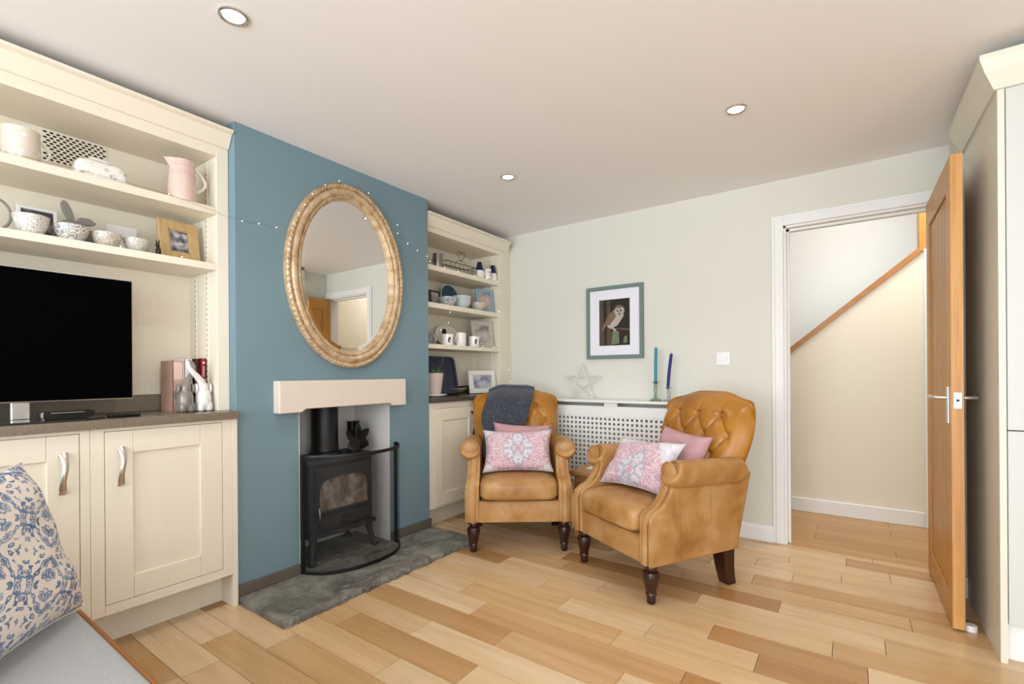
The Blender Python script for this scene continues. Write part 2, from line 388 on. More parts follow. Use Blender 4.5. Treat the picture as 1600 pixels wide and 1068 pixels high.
def superq(bm, c, h, e1=.35, e2=.35, nu=32, nv=16):
    def sp(w, e): return math.copysign(abs(w) ** e, w)
    rows = []
    for j in range(nv + 1):
        v = -PI / 2 + PI * j / nv; row = []
        for i in range(nu):
            u = -PI + 2 * PI * i / nu
            row.append((c[0] + h[0] * sp(math.cos(v), e1) * sp(math.cos(u), e2), c[1] + h[1] * sp(math.cos(v), e1) * sp(math.sin(u), e2), c[2] + h[2] * sp(math.sin(v), e1)))
        rows.append(row)
    bot = bm.verts.new(rows[0][0]); top = bm.verts.new(rows[-1][0])
    R_ = [[bm.verts.new(p) for p in row] for row in rows[1:-1]]
    for i in range(nu):
        bm.faces.new((bot, R_[0][(i + 1) % nu], R_[0][i])); bm.faces.new((top, R_[-1][i], R_[-1][(i + 1) % nu]))
    for a, b in zip(R_, R_[1:]):
        for i in range(nu): bm.faces.new((a[i], a[(i + 1) % nu], b[(i + 1) % nu], b[i]))
    return bm
def ell(n, rx, ry, c=(0, 0), a0=0, a1=2 * PI):
    return [(c[0] + rx * math.cos(a0 + (a1 - a0) * i / n), c[1] + ry * math.sin(a0 + (a1 - a0) * i / n)) for i in range(n)]
def finish(bm, name, smooth=True, ang=38):
    bmesh.ops.recalc_face_normals(bm, faces=bm.faces[:])
    me = bpy.data.meshes.new(name); bm.to_mesh(me); bm.free()
    if smooth:
        me.polygons.foreach_set('use_smooth', [True] * len(me.polygons)); me.set_sharp_from_angle(angle=R(ang))
    return me
def remesh(bm, voxel, it=4, fac=.5):
    me = finish(bm, 'tmp', False); o = bpy.data.objects.new('tmp', me); COL.objects.link(o)
    m = o.modifiers.new('r', 'REMESH'); m.mode = 'VOXEL'; m.voxel_size = voxel; m.use_smooth_shade = True
    if it:
        s = o.modifiers.new('s', 'SMOOTH'); s.iterations = it; s.factor = fac
    dg = bpy.context.evaluated_depsgraph_get(); dg.update()
    out = bpy.data.meshes.new_from_object(o.evaluated_get(dg))
    bpy.data.objects.remove(o); bpy.data.meshes.remove(me)
    out.polygons.foreach_set('use_smooth', [True] * len(out.polygons))
    return out
def link(name, me, mat, parent=None):
    o = bpy.data.objects.new(name, me); COL.objects.link(o)
    if mat and not me.materials: me.materials.append(MATS[mat])
    if parent: o.parent = parent
    return o
def tag(o, label, cat, group=None):
    o['label'] = label; o['category'] = cat
    if group: o['group'] = group
    return o
def root_of(o):
    while o.parent: o = o.parent
    return o
def thing(name, label, cat, loc=(0, 0, 0), rotz=0.0, group=None):
    o = bpy.data.objects.new(name, None); COL.objects.link(o); o.empty_display_size = .05
    o.location = loc; o.rotation_euler = (0, 0, rotz)
    return tag(o, label, cat, group)
def part(parent, name, bm, mat, world=True, smooth=True, label=None, ang=38):
    """world=True: the mesh is given in world coordinates (root unrotated)"""
    if world:
        L = root_of(parent).location
        bmesh.ops.translate(bm, verts=bm.verts[:], vec=-L)
    o = link(name, finish(bm, name, smooth, ang), mat, parent)
    if label: o['label'] = label
    return o
def struct(name, bm, mat, parent=None, smooth=True):
    o = link(name, finish(bm, name, smooth), mat, parent)
    if not parent: o['kind'] = 'structure'
    return o
def single(name, bm, mat, label, cat, loc=(0, 0, 0), group=None, smooth=True, world=True):
    if world: bmesh.ops.translate(bm, verts=bm.verts[:], vec=-Vector(loc))
    o = link(name, finish(bm, name, smooth), mat); o.location = loc
    return tag(o, label, cat, group)

# ------------------------------------------------------------------ room shell
H = 2.30; YB = 3.46; XB = -0.36          # ceiling, back wall, alcove back
CY0, CY1 = 1.10, 2.386                   # chimney breast
FY0, FY1, FZ = 1.42, 2.034, 0.91         # fire opening
bm = BM(); cub(bm, -.5, 5.3, -2.95, 6.0, -.12, -.0125); floor = struct('floor', bm, 'shadow_gap', smooth=False)
bm = BM(); cub(bm, -.5, 5.3, -2.95, 3.58, H, H + .1); struct('ceiling', bm, 'ceiling_paint', smooth=False)
bm = BM(); cub(bm, -.5, XB, -2.95, 3.58, -.0125, H); struct('wall_left', bm, 'cream_paint', smooth=False)
# chimney breast with the fire opening
bm = BM()
cub(bm, XB, 0, CY0, FY0, -.0125, H, .004); cub(bm, XB, 0, FY1, CY1, -.0125, H, .004); cub(bm, XB, 0, FY0 - .004, FY1 + .004, FZ, H)
struct('wall_chimney', bm, 'blue_paint', smooth=False)
bm = BM()
cub(bm, XB - .02, XB + .01, FY0, FY1, 0, FZ); cub(bm, XB, -.002, FY0, FY0 + .006, 0, FZ); cub(bm, XB, -.002, FY1 - .006, FY1, 0, FZ); cub(bm, XB, -.01, FY0, FY1, FZ - .006, FZ)
struct('wall_recess', bm, 'recess_plaster', smooth=False)
# back wall with the doorway
DX0, DX1, DZ = 2.055, 2.785, 2.005
bm = BM()
cub(bm, XB, DX0 - .02, YB, 3.58, -.0125, H); cub(bm, DX1 + .02, 5.3, YB, 3.58, -.0125, H); cub(bm, DX0 - .02, DX1 + .02, YB, 3.58, DZ + .02, H)
struct('wall_back', bm, 'wall_paint', smooth=False)
bm = BM(); cub(bm, 2.838, 2.95, 3.13, YB, -.0125, H); struct('wall_return', bm, 'wall_paint', smooth=False)
# right and near walls behind the camera; unseen windows added to supply daylight
bm = BM()
cub(bm, 5.1, 5.3, -2.95, -2.2, -.0125, H); cub(bm, 5.1, 5.3, .3, 3.46, -.0125, H); cub(bm, 5.1, 5.3, -2.2, .3, -.0125, .4); cub(bm, 5.1, 5.3, -2.2, .3, 2.2, H)
struct('wall_right', bm, 'wall_paint', smooth=False)
bm = BM()
cub(bm, -.36, -.1, -2.95, -2.75, -.0125, H); cub(bm, 3.9, 5.1, -2.95, -2.75, -.0125, H); cub(bm, -.1, 3.9, -2.95, -2.75, 2.2, H)
struct('wall_near', bm, 'wall_paint', smooth=False)
bm = BM()
for x in (-.1, .86, 1.86, 2.86, 3.84): cub(bm, x, x + .06, -2.9, -2.84, 0, 2.2)
for z in (0, 2.14): cub(bm, -.1, 3.9, -2.9, -2.84, z, z + .06)
struct('added_window_1', bm, 'white_paint', smooth=False)
bm = BM()
for y in (-2.2, -.98, .24): cub(bm, 5.18, 5.24, y, y + .06, .4, 2.2)
for z in (.4, 2.14): cub(bm, 5.18, 5.24, -2.2, .3, z, z + .06)
struct('added_window_2', bm, 'white_paint', smooth=False)

# door lining and architrave
bm = BM()
cub(bm, DX0 - .02, DX0 + .012, YB - .002, 3.582, 0, DZ + .02); cub(bm, DX1 - .004, DX1 + .02, YB - .002, 3.582, 0, DZ + .02); cub(bm, DX0, DX1, YB - .002, 3.582, DZ - .012, DZ + .02)
cub(bm, DX0 + .012, DX0 + .026, 3.505, 3.545, 0, DZ - .012); cub(bm, DX0 + .012, DX1, 3.505, 3.545, DZ - .026, DZ - .012)
struct('trim_1', bm, 'white_paint', smooth=False)
bm = BM()
for o_, t_ in ((.068, .012), (.05, .02)):
    cub(bm, DX0 - o_, DX0 - .0, YB - t_, YB, 0, DZ + o_, .003); cub(bm, DX0 - .0, DX1 + .055, YB - t_, YB, DZ, DZ + o_, .003)
cub(bm, DX1 + .0, DX1 + .05, YB - .018, YB, 0, DZ)
struct('trim_2', bm, 'white_paint', smooth=False)
# baseboards
bm = BM(); prism(bm, [(YB, 0), (YB - .016, 0), (YB - .016, .08), (YB - .006, .1), (YB, .1)], 'x', 1.56, DX0 - .068); struct('baseboard_back', bm, 'white_paint', smooth=False)
bm = BM(); cub(bm, 2.822, 2.838, 3.125, YB - .02, 0, .1, .003); cub(bm, 2.822, 2.95, 3.11, 3.13, 0, .1, .003); struct('baseboard_return', bm, 'white_paint', smooth=False)
bm = BM(); cub(bm, 0, .016, CY0, FY0 - .0, .034, .088, .003); struct('baseboard_chimney_left', bm, 'skirting_slate', smooth=False)
bm = BM(); cub(bm, 0, .016, FY1 + .0, CY1 + .004, .034, .088, .003); cub(bm, -.1, .0, CY1, CY1 + .012, .0, .088, .003); struct('baseboard_chimney_right', bm, 'skirting_slate', smooth=False)

# hall beyond the doorway
bm = BM()
prism(bm, [(.6, -.0125), (2.86, -.0125), (2.86, 1.985), (2.80, 1.93), (1.976, 1.225), (.6, .05)], 'y', 4.36, 4.44)
struct('wall_hall_stair', bm, 'hall_paint', smooth=False)
bm = BM(); cub(bm, .4, 4.2, 5.3, 5.4, -.0125, 3.6); struct('wall_hall_far', bm, 'cool_white_paint', smooth=False)
bm = BM(); cub(bm, 2.86, 4.2, 4.36, 4.44, -.0125, 3.6); struct('wall_hall_right', bm, 'hall_paint', smooth=False)
bm = BM(); cub(bm, .3, .4, 3.58, 5.4, -.0125, 3.6); struct('wall_hall_left', bm, 'hall_paint', smooth=False)
bm = BM(); cub(bm, 4.2, 4.3, 3.58, 5.4, -.0125, 3.6); struct('wall_hall_end', bm, 'hall_paint', smooth=False)
bm = BM(); cub(bm, .3, 4.3, 3.58, 5.4, 3.6, 3.7); cub(bm, .3, 4.3, 3.54, 3.58, H, 3.6); struct('ceiling_hall', bm, 'ceiling_paint', smooth=False)
bm = BM(); cub(bm, .6, 2.815, 4.345, 4.36, 0, .105, .004); struct('baseboard_hall', bm, 'white_paint', smooth=False)
bm = BM(); cub(bm, 2.815, 2.90, 4.338, 4.36, 0, 1.93, .003); struct('trim_3', bm, 'white_paint', smooth=False)
bm = BM()
prism(bm, [(2.80, 1.905), (1.5, .795), (1.5, .845), (2.79, 1.945)], 'y', 4.345, 4.46)
tr = struct('trim_4', bm, 'oak_rail', smooth=False); tr['label'] = 'sloping oak capping of the stair'
bm = BM(); cub(bm, 2.79, 2.83, 4.345, 4.46, 1.915, 2.9, .003); struct('trim_5', bm, 'oak_door', smooth=False)
bm = BM(); prism(bm, [(2.835, 1.93), (2.855, 1.945), (3.3, 2.55), (3.3, 2.72), (2.835, 2.07)], 'y', 4.335, 4.362); struct('trim_6', bm, 'white_paint', smooth=False)
_d = bpy.data.lights.new('hall_fill_light', 'AREA'); _d.size = .5; _d.energy = 27; _d.color = (1, .97, .93)  # added unseen light, brightens the hall beyond the doorway
_o = bpy.data.objects.new('hall_fill_light', _d); COL.objects.link(_o); _o.location = (2.7, 4.0, 2.95)
_d = bpy.data.lights.new('stair_fill_light', 'AREA'); _d.size = .6; _d.energy = 3.5; _d.color = (.9, .96, 1)  # added cool fill, out of view, to light the far hall wall
_o = bpy.data.objects.new('stair_fill_light', _d); COL.objects.link(_o); _o.location = (2.2, 4.9, 3.5)

# ------------------------------------------------------------------ oak floor planks
RW, R0 = .1337, .714
JOINTS = {0: [.42], 2: [.49], 3: [.98], 4: [.56], 5: [.88], 6: [1.22], 7: [.98, 1.9], 8: [.79, 1.6], 9: [1.28, 1.69, 2.1], 10: [1.09, 1.91], 11: [.74, 1.35, 2.33],
          12: [1.07, 1.79, 2.5], 13: [1.0, 2.12], 14: [1.64, 2.6], 15: [1.97], 16: [1.73, 2.14], 17: [1.95, 2.35], 18: [1.5, 2.1, 2.56], 19: [1.2, 2.37]}
def plank_bm(bm, x0, x1, y0, y1):
    g = .0011
    cub(bm, x0 + g, x1 - g, y0 + g, y1 - g, -.0125, 0)
    return bm
unit = BM(); cub(unit, 0, 1, 0, 1, -.0125, 0); UNIT = finish(unit, 'plank', False); UNIT.materials.append(MATS['oak_floor'])
rest = BM(); rng = random.Random(3)
rows = range(-26, 21)
for k in rows:
    y0 = R0 + RW * k; y1 = y0 + RW
    if k == 20: y1 = YB
    js = list(JOINTS.get(k, []))
    xs = sorted(js)
    x = xs[0] if xs else rng.uniform(.2, 1.0)
    if not xs: xs = [x]
    a = xs[0]
    while a > -.2:
        a -= rng.uniform(.45, 1.1); xs.insert(0, a)
    b = xs[-1]
    while b < 5.2:
        b += rng.uniform(.45, 1.1); xs.append(b)
    for p, q in zip(xs, xs[1:]):
        p, q = max(p, -.34), min(q, 5.1)
        if q - p < .03: continue
        if k >= -3 and p < 3.3:
            g = .0010
            o = bpy.data.objects.new('plank', UNIT); COL.objects.link(o); o.parent = floor
            o.location = (p + g, y0 + g, 0); o.scale = (q - p - 2 * g, y1 - y0 - 2 * g, 1)
        else: plank_bm(rest, p, q, y0, y1)
o = link('planks', finish(rest, 'planks', False), 'oak_floor', floor); o['kind'] = 'stuff'
uh = BM(); cub(uh, 0, 1, 0, 1, -.0125, 0); UH = finish(uh, 'plank', False); UH.materials.append(MATS['oak_floor_hall'])
for k in range(8):
    y0 = 3.462 + k * .1125; xs = [.4, 1.3 + .37 * (k % 3), 2.2 + .41 * (k % 2), 4.2] if k % 3 else [.4, 2.0, 4.2]
    for p, q in zip(xs, xs[1:]):
        if k == 0: p, q = max(p, DX0 + .014), min(q, DX1 - .006)
        if q - p < .02: continue
        o = bpy.data.objects.new('plank', UH); COL.objects.link(o); o.parent = floor
        o.location = (p + .001, y0 + .001, 0); o.scale = (q - p - .002, .1105, 1)

# ------------------------------------------------------------------ ceiling downlights
def downlight(x, y, label):
    t = thing('ceiling_downlight', label, 'downlight', (x, y, H), 0, 'recessed downlights')
    bm = BM(); lathe(bm, [(.046, 0), (.046, -.006), (.04, -.009), (.033, -.004), (.033, 0)], 28, (x, y, H), cap=False); part(t, 'bezel', bm, 'steel')
    bm = BM(); lathe(bm, [(.0325, -.0005), (.03, -.0035)], 24, (x, y, H)); part(t, 'lens', bm, 'downlight_glow')
    d = bpy.data.lights.new('downlight_beam', 'SPOT'); d.energy = 14; d.spot_size = R(120); d.spot_blend = .8; d.shadow_soft_size = .05; d.color = (1, .97, .92)
    o = bpy.data.objects.new('downlight_beam', d); COL.objects.link(o); o.location = (x, y, H - .03)
downlight(.70, .78, 'lit downlight in ceiling in front of television alcove')
downlight(.68, 2.395, 'lit downlight in ceiling in front of mirror')
downlight(1.97, 2.40, 'lit downlight in ceiling closest to the doorway')

# ------------------------------------------------------------------ fitted cabinetry
def shaker(bm, X, y0, y1, z0, z1, st=.09, th=.02, deep=.009):
    """shaker door whose front is at X, facing +x"""
    cub(bm, X - th, X, y0, y0 + st, z0, z1, .0012); cub(bm, X - th, X, y1 - st, y1, z0, z1, .0012)
    cub(bm, X - th, X, y0 + st + .0008, y1 - st - .0008, z1 - st, z1, .0012); cub(bm, X - th, X, y0 + st + .0008, y1 - st - .0008, z0, z0 + st, .0012)
    cub(bm, X - th + .001, X - deep, y0 + st - .002, y1 - st + .002, z0 + st - .002, z1 - st + .002)
    return bm
def bow_handle(X, y, z0, z1, mat='copper_bow'):
    bm = BM(); pts = []; w = []; n = 14
    for i in range(n + 1):
        s = i / n; z = z1 + (z0 - z1) * s
        pts.append((X + .004 + .026 * math.sin(PI * s) ** .7, y + .004 * math.sin(2 * PI * s), z)); w.append(.0125 - .0045 * math.sin(PI * s))
    tube(bm, pts, w, 8, flat=.003, up=(1, 0, 0))
    cub(bm, X, X + .007, y - .0125, y + .0125, z1 - .012, z1, .002); cub(bm, X, X + .007, y - .0125, y + .0125, z0, z0 + .012, .002)
    return bm
def m_bow():
    t = NT('copper_bow'); z = t.sep(t.pos())[2]; n = t.noise(t.vmap(t.pos(), (300, 300, 20)), 1.0, 2)
    t.set(Base_Color=t.mix(n, sr(206, 196, 186), sr(226, 220, 214)), Metallic=1.0, Roughness=.3); MATS['copper_bow'] = t.m
m_bow()

FX = .022            # base cabinet front plane
def base_unit(label, y0, y1, dy0, dy1, hy, endp=None, z0=.195, z1=.87, hz=(.655, .805)):
    t = thing('base_cabinet', label, 'cabinet', (-.17, (y0 + y1) / 2, 0), 0, 'base cabinets below the shelves')
    bm = BM()   # carcass and face frame
    cub(bm, -.345, -.02, y0 + .001, y1 - .001, .158, .884)
    part(t, 'carcass', bm, 'shadow_gap', smooth=False)
    bm = BM(); a, b = FX - .03, FX - .001
    cub(bm, a, b, y0, dy0 - .002, .155, .8845, .001); cub(bm, a, b, dy1 + .002, y1, .155, .8845, .001)
    cub(bm, a, b, dy0 - .0015, dy1 + .0015, z1 + .002, .8845); cub(bm, a, b, dy0 - .0015, dy1 + .0015, .155, z0 - .002)
    part(t, 'face_frame', bm, 'cream_paint', smooth=False)
    bm = BM(); shaker(bm, FX - .001, dy0, dy1, z0, z1)
    d = part(t, 'door', bm, 'cream_paint', smooth=False)
    part(d, 'handle', bow_handle(FX, hy, *hz), 'copper_bow', label='bowed brushed metal strap handle')
    bm = BM(); cub(bm, -.12, -.1, y0, y1 - (.0 if endp else 0), 0, .158); part(t, 'plinth', bm, 'cream_paint', smooth=False)
    if endp:
        bm = BM(); cub(bm, -.35, FX, endp[0], endp[1], 0, .8845, .001); part(t, 'end_panel', bm, 'cream_paint', smooth=False)
    return t
base_unit('cream shaker base cabinet ending at the blue chimney breast', .562, 1.076, .606, 1.031, .655, (1.0765, 1.0985))
base_unit('cream shaker base cabinet below the television', .04, .561, .105, .530, .483)
base_unit('cream shaker base cabinet at the far end from the fireplace', -.46, .039, -.38, .0, -.33)
bm = BM(); cub(bm, XB, .046, -.46, 1.1, .885, .92, .004, 2)
tw = thing('worktop', 'brown-grey speckled stone worktop below the television', 'worktop', (-.15, .32, .885))
part(tw, 'slab', bm, 'worktop_stone')
bm = BM(); cub(bm, XB + .001, XB + .019, -.4085, 1.044, .9205, .999, .002); part(tw, 'upstand', bm, 'worktop_stone')
bm = BM(); cub(bm, XB, -.0, -.56, -.461, -.0, H); struct('wall_alcove', bm, 'cream_paint', smooth=False)

def cornice_profile(z0, z1, X, out):
    return [(X, z0), (X + .012, z0), (X + out * .7, z0 + (z1 - z0) * .75), (X + out, z1 - .012), (X + out, z1), (X - .02, z1), (X - .02, z0)]
def shelf_unit(name, label, y0, y1, inner, shelves, fz, cz, X, left_open=False, cor_end=.0):
    """open shelves: inner = (y, y) between the side panels"""
    t = thing(name, label, 'shelving', ((XB + X) / 2, (y0 + y1) / 2, .92))
    bm = BM(); cub(bm, XB + .0005, XB + .008, inner[0], inner[1], 1.0 if y0 < 1 else .985, fz + .02); part(t, 'back_panel', bm, 'cream_paint', smooth=False)
    for a, b, on in ((y0, inner[0], True), (inner[1], y1, True)):
        bm = BM(); cub(bm, XB + .0005, X, a, b, .9205, cz[0], .0015); part(t, 'side_panel', bm, 'cream_paint', smooth=False)
    bm = BM(); cub(bm, XB + .01, X - .022, inner[0], inner[1], fz, fz + .02); part(t, 'top_panel', bm, 'cream_paint', smooth=False)
    bm = BM(); cub(bm, X - .02, X - .0005, inner[0], inner[1], fz, cz[0]); part(t, 'fascia', bm, 'cream_paint', smooth=False)
    bm = BM(); prism(bm, cornice_profile(cz[0], cz[1], X, .062), 'y', y0, y1 - .002); part(t, 'cornice', bm, 'cream_paint', smooth=False)
    for za, zb in shelves:
        bm = BM(); cub(bm, XB + .009, X - .004, inner[0] + .001, inner[1] - .001, za, zb, .0015); part(t, 'shelf', bm, 'cream_paint', smooth=False)
    for yy, s in ((inner[1], -1), (inner[0], 1)):
        for tx in (XB + .08, X - .1):
            bm = BM(); cub(bm, tx - .008, tx + .008, min(yy, yy + s * .004), max(yy, yy + s * .004), 1.02, fz - .002)
            tk = part(t, 'shelf_track', bm, 'cream_paint', smooth=False)
            bm = BM()
            for i in range(int((fz - 1.05) / .025)):
                z = 1.03 + i * .025; cub(bm, tx - .0025, tx + .0025, min(yy + s * .0035, yy + s * .0046), max(yy + s * .0035, yy + s * .0046), z, z + .008)
            part(tk, 'slots', bm, 'shadow_gap', smooth=False)
    return t
SX = -.052
shelf_unit('alcove_shelving', 'cream built-in shelving around the television', -.45, 1.0985, (-.41, 1.0455), [(1.585, 1.617), (1.849, 1.883)], 2.125, (2.172, 2.25), SX)
shelf_unit('alcove_shelving', 'cream built-in shelving in the corner behind the throw-draped armchair', CY1 + .003, 3.385, (CY1 + .04, 3.28), [(1.273, 1.306), (1.568, 1.605), (1.838, 1.876)], 2.105, (2.142, 2.225), SX)
bm = BM(); cub(bm, XB, SX - .01, 3.386, 3.458, 0, 2.2); struct('trim_7', bm, 'cream_paint', smooth=False)
# corner base cabinet
t = thing('base_cabinet', 'pale shaker base cabinet in the corner beside the hearth', 'cabinet', (-.17, 2.9, 0), 0, 'base cabinets below the shelves')
bm = BM(); cub(bm, -.345, -.035, CY1 + .004, 3.44, .142, .884); part(t, 'carcass', bm, 'shadow_gap', smooth=False)
bm = BM()
cub(bm, -.03, -.002, CY1 + .002, 2.436, .14, .8845, .001); cub(bm, -.03, -.002, 2.9, 2.96, .14, .8845); cub(bm, -.03, -.002, 3.40, 3.455, .14, .8845)
cub(bm, -.03, -.002, 2.436, 3.4, .842, .8845); cub(bm, -.03, -.002, 2.436, 3.4, .14, .148)
part(t, 'face_frame', bm, 'cream_paint', smooth=False)
for a, b, hy in ((2.438, 2.898, 2.846), (2.962, 3.398, 3.01)):
    bm = BM(); shaker(bm, -.001, a, b, .15, .84, .085); d = part(t, 'door', bm, 'cream_paint', smooth=False)
    part(d, 'handle', bow_handle(-.001, hy, .60, .80), 'dark_bronze', label='dark bowed strap handle')
bm = BM(); cub(bm, -.11, -.09, CY1 + .004, 3.455, 0, .142); part(t, 'plinth', bm, 'cream_paint', smooth=False)
t = thing('worktop', 'dark stone worktop in the corner below the crockery shelves', 'worktop', (-.15, 2.9, .885))
bm = BM(); cub(bm, XB, .02, CY1 + .001, 3.458, .885, .92, .004, 2); part(t, 'slab', bm, 'worktop_dark')
bm = BM(); cub(bm, XB + .001, XB + .019, CY1 + .0415, 3.2785, .9205, .984, .002); part(t, 'upstand', bm, 'worktop_dark')

# tall pantry on the right
PX, PY = 2.845, 2.50
t = thing('pantry_cabinet', 'tall cream pantry cabinet behind the open oak door', 'cabinet', (3.3, 2.8, 0))
bm = BM(); cub(bm, PX, PX + .02, PY, 3.105, 0, 2.165, .001); part(t, 'side_panel', bm, 'pantry_paint', smooth=False)
bm = BM(); cub(bm, PX + .021, 4.0, PY + .03, 3.1, .14, 2.165); part(t, 'carcass', bm, 'shadow_gap', smooth=False)
bm = BM()
for x0, x1 in ((PX + .022, 3.41), (3.414, 3.98)):
    pass
def pdoor(x0, x1, z0, z1, st=.09):
    bm = BM(); Y = PY + .006; th = .02
    cub(bm, x0, x0 + st, Y, Y + th, z0, z1, .0012); cub(bm, x1 - st, x1, Y, Y + th, z0, z1, .0012)
    cub(bm, x0 + st + .0008, x1 - st - .0008, Y, Y + th, z1 - st, z1, .0012); cub(bm, x0 + st + .0008, x1 - st - .0008, Y, Y + th, z0, z0 + st, .0012)
    cub(bm, x0 + st - .002, x1 - st + .002, Y + .009, Y + th - .001, z0 + st - .002, z1 - st + .002)
    return bm
bm.free()
for x0, x1 in ((PX + .0235, 3.41), (3.414, 3.99)):
    for z0, z1 in ((.145, .862), (.866, 2.15)):
        d = part(t, 'door', pdoor(x0, x1, z0, z1), 'pantry_front', smooth=False)
        hx = x1 - .05 if x0 < 3 else x0 + .05
        b2 = BM(); tube(b2, [(hx, PY - .02 - .008 * math.sin(PI * i / 8), (.7 if z0 < .5 else 1.05) + .15 * i / 8) for i in range(9)], .011, 8, flat=.004, up=(0, 1, 0))
        cub(b2, hx - .01, hx + .01, PY - .022, PY + .006, (.7 if z0 < .5 else 1.05), (.7 if z0 < .5 else 1.05) + .01); cub(b2, hx - .01, hx + .01, PY - .022, PY + .006, (.84 if z0 < .5 else 1.19), (.85 if z0 < .5 else 1.2))
        part(d, 'handle', b2, 'copper_bow')
bm = BM(); cub(bm, PX + .021, 4.0, PY + .05, PY + .07, 0, .14); part(t, 'plinth', bm, 'white_paint', smooth=False)
bm = BM()
prof = [(0, 2.13), (.01, 2.13), (.04, 2.19), (.055, 2.232), (.055, 2.25), (-.02, 2.25), (-.02, 2.13)]
A = [bm.verts.new((PX - o_, 3.125, z)) for o_, z in prof]; B = [bm.verts.new((PX - o_, PY - o_, z)) for o_, z in prof]; C_ = [bm.verts.new((4.0, PY - o_, z)) for o_, z in prof]
n = len(prof)
for P_, Q_ in ((A, B), (B, C_)):
    for i in range(n): bm.faces.new((P_[i], P_[(i + 1) % n], Q_[(i + 1) % n], Q_[i]))
bm.faces.new(A); bm.faces.new(C_[::-1])
part(t, 'cornice', bm, 'pantry_paint', smooth=False)

# ------------------------------------------------------------------ oak door
LX0, LX1, LY0, LY1 = 2.738, 2.779, 2.70, 3.448
t = thing('oak_door', 'open oak door with vertical boarded panel and lever handles', 'door', ((LX0 + LX1) / 2, LY1, 0))
bm = BM()
z0, z1 = .008, 1.992
PYa, PYb, PZa, PZb = 2.80, 3.35, .13, 1.86
for a, b in ((LY0 + .0035, PYa), (PYb, LY1)): cub(bm, LX0, LX1, a, b, z0, z1, .002)
cub(bm, LX0, LX1, PYa, PYb, PZb, z1, .002); cub(bm, LX0, LX1, PYa, PYb, z0, PZa, .002)
part(t, 'frame', bm, 'oak_door', smooth=False)
bm = BM(); cub(bm, LX0 + .0005, LX1 - .0005, LY0, LY0 + .0036, z0, z1, .0008); part(t, 'lipping', bm, 'oak_edge', smooth=False, label='pale straight-grained oak edge')
nb = 6; wb = (PYb - PYa) / nb
for i in range(nb):
    bm = BM(); cub(bm, LX0 + .008, LX1 - .008, PYa + i * wb + .0005, PYa + (i + 1) * wb - .0005, PZa, PZb, .005); part(t, 'board', bm, 'oak_door', smooth=False)
for s, X in ((-1, LX0), (1, LX1)):
    bm = BM(); cub(bm, min(X, X + s * .007), max(X, X + s * .007), 2.742, 2.778, .862, 1.02, .002); pl = part(t, 'handle_plate', bm, 'steel')
    bm = BM(); tube(bm, [(X + s * .006, 2.76, .972), (X + s * .04, 2.76, .972), (X + s * .048, 2.765, .972), (X + s * .05, 2.78, .972), (X + s * .05, 2.87, .972)], .008, 10); part(pl, 'lever', bm, 'steel')
bm = BM(); cub(bm, LX0 + .009, LX0 + .033, LY0 - .001, LY0 + .001, .93, .995, .0005); lt = part(t, 'latch_plate', bm, 'chrome', smooth=False)
bm = BM(); cub(bm, LX0 + .016, LX0 + .026, LY0 - .0085, LY0, .957, .969, .001); part(lt, 'latch_bolt', bm, 'dark_bronze', smooth=False)
for z in (.98, .944):
    bm = BM(); lathe(bm, [(.003, 0), (.003, .001)], 10); bmesh.ops.rotate(bm, verts=bm.verts[:], matrix=Matrix.Rotation(R(90), 3, 'X')); bmesh.ops.translate(bm, verts=bm.verts[:], vec=(LX0 + .021, LY0 - .0008, z)); part(lt, 'screw', bm, 'steel')
for z in (.25, 1.0, 1.75):
    bm = BM(); lathe(bm, [(.006, 0), (.006, .1)], 12, (LX0 + .047, LY1 + .004, z)); part(t, 'hinge', bm, 'steel')
bm = BM(); lathe(bm, [(.0, 0), (.021, 0), (.021, .016), (.019, .024), (.0, .024)], 20, (2.80, 2.738, 0), cap=False)
single('door_stop', bm, 'plastic_white', 'small white round door stop on the floor beside the door', 'door stop', (2.80, 2.738, 0))

# ------------------------------------------------------------------ fireplace
hb = thing('hearth', 'grey riven stone hearth of two slabs in front of the fire', 'hearth', (.1, 1.75, 0))
def slab(y0, y1, x1, seed):
    rg = random.Random(seed); bm = BM(); nx, ny = 24, 44
    X0, X1 = .0165, x1
    def edge(i, j):
        e = 0
        return rg.uniform(-.004, .004)
    g = []
    for j in range(ny + 1):
        row = []
        for i in range(nx + 1):
            u, v = i / nx, j / ny
            x = X0 + (X1 - X0) * u; y = y0 + (y1 - y0) * v
            if i == nx: x += rg.uniform(-.010, .006)
            if j in (0, ny) and i > 0: y += rg.uniform(-.002, .002)
            z = .034 + .0012 * math.sin(9 * x + 5 * y + seed) + .0008 * math.sin(23 * y - 17 * x)
            if i == nx or (j == 0 and y0 < 1.2) or (j == ny and y1 > 2.3): z -= rg.uniform(.004, .010)
            row.append(bm.verts.new((x, y, z)))
        g.append(row)
    for j in range(ny):
        for i in range(nx): bm.faces.new((g[j][i], g[j][i + 1], g[j + 1][i + 1], g[j + 1][i]))
    ring = [g[0][i] for i in range(nx + 1)] + [g[j][nx] for j in range(1, ny + 1)] + [g[ny][i] for i in range(nx - 1, -1, -1)] + [g[j][0] for j in range(ny - 1, 0, -1)]
    mid = [bm.verts.new((v.co.x + (rg.uniform(-.002, .008) if v.co.x > .3 else 0), v.co.y, .016)) for v in ring]; low = [bm.verts.new((v.co.x, v.co.y, 0)) for v in ring]
    m = len(ring)
    for a, b in ((ring, mid), (mid, low)):
        for i in range(m): bm.faces.new((a[i], b[i], b[(i + 1) % m], a[(i + 1) % m]))
    bm.faces.new(low)
    return bm
part(hb, 'slab', slab(1.103, 1.664, .415, 1), 'hearth_stone', ang=60)
part(hb, 'slab', slab(1.670, 2.395, .418, 5), 'hearth_stone', ang=60)
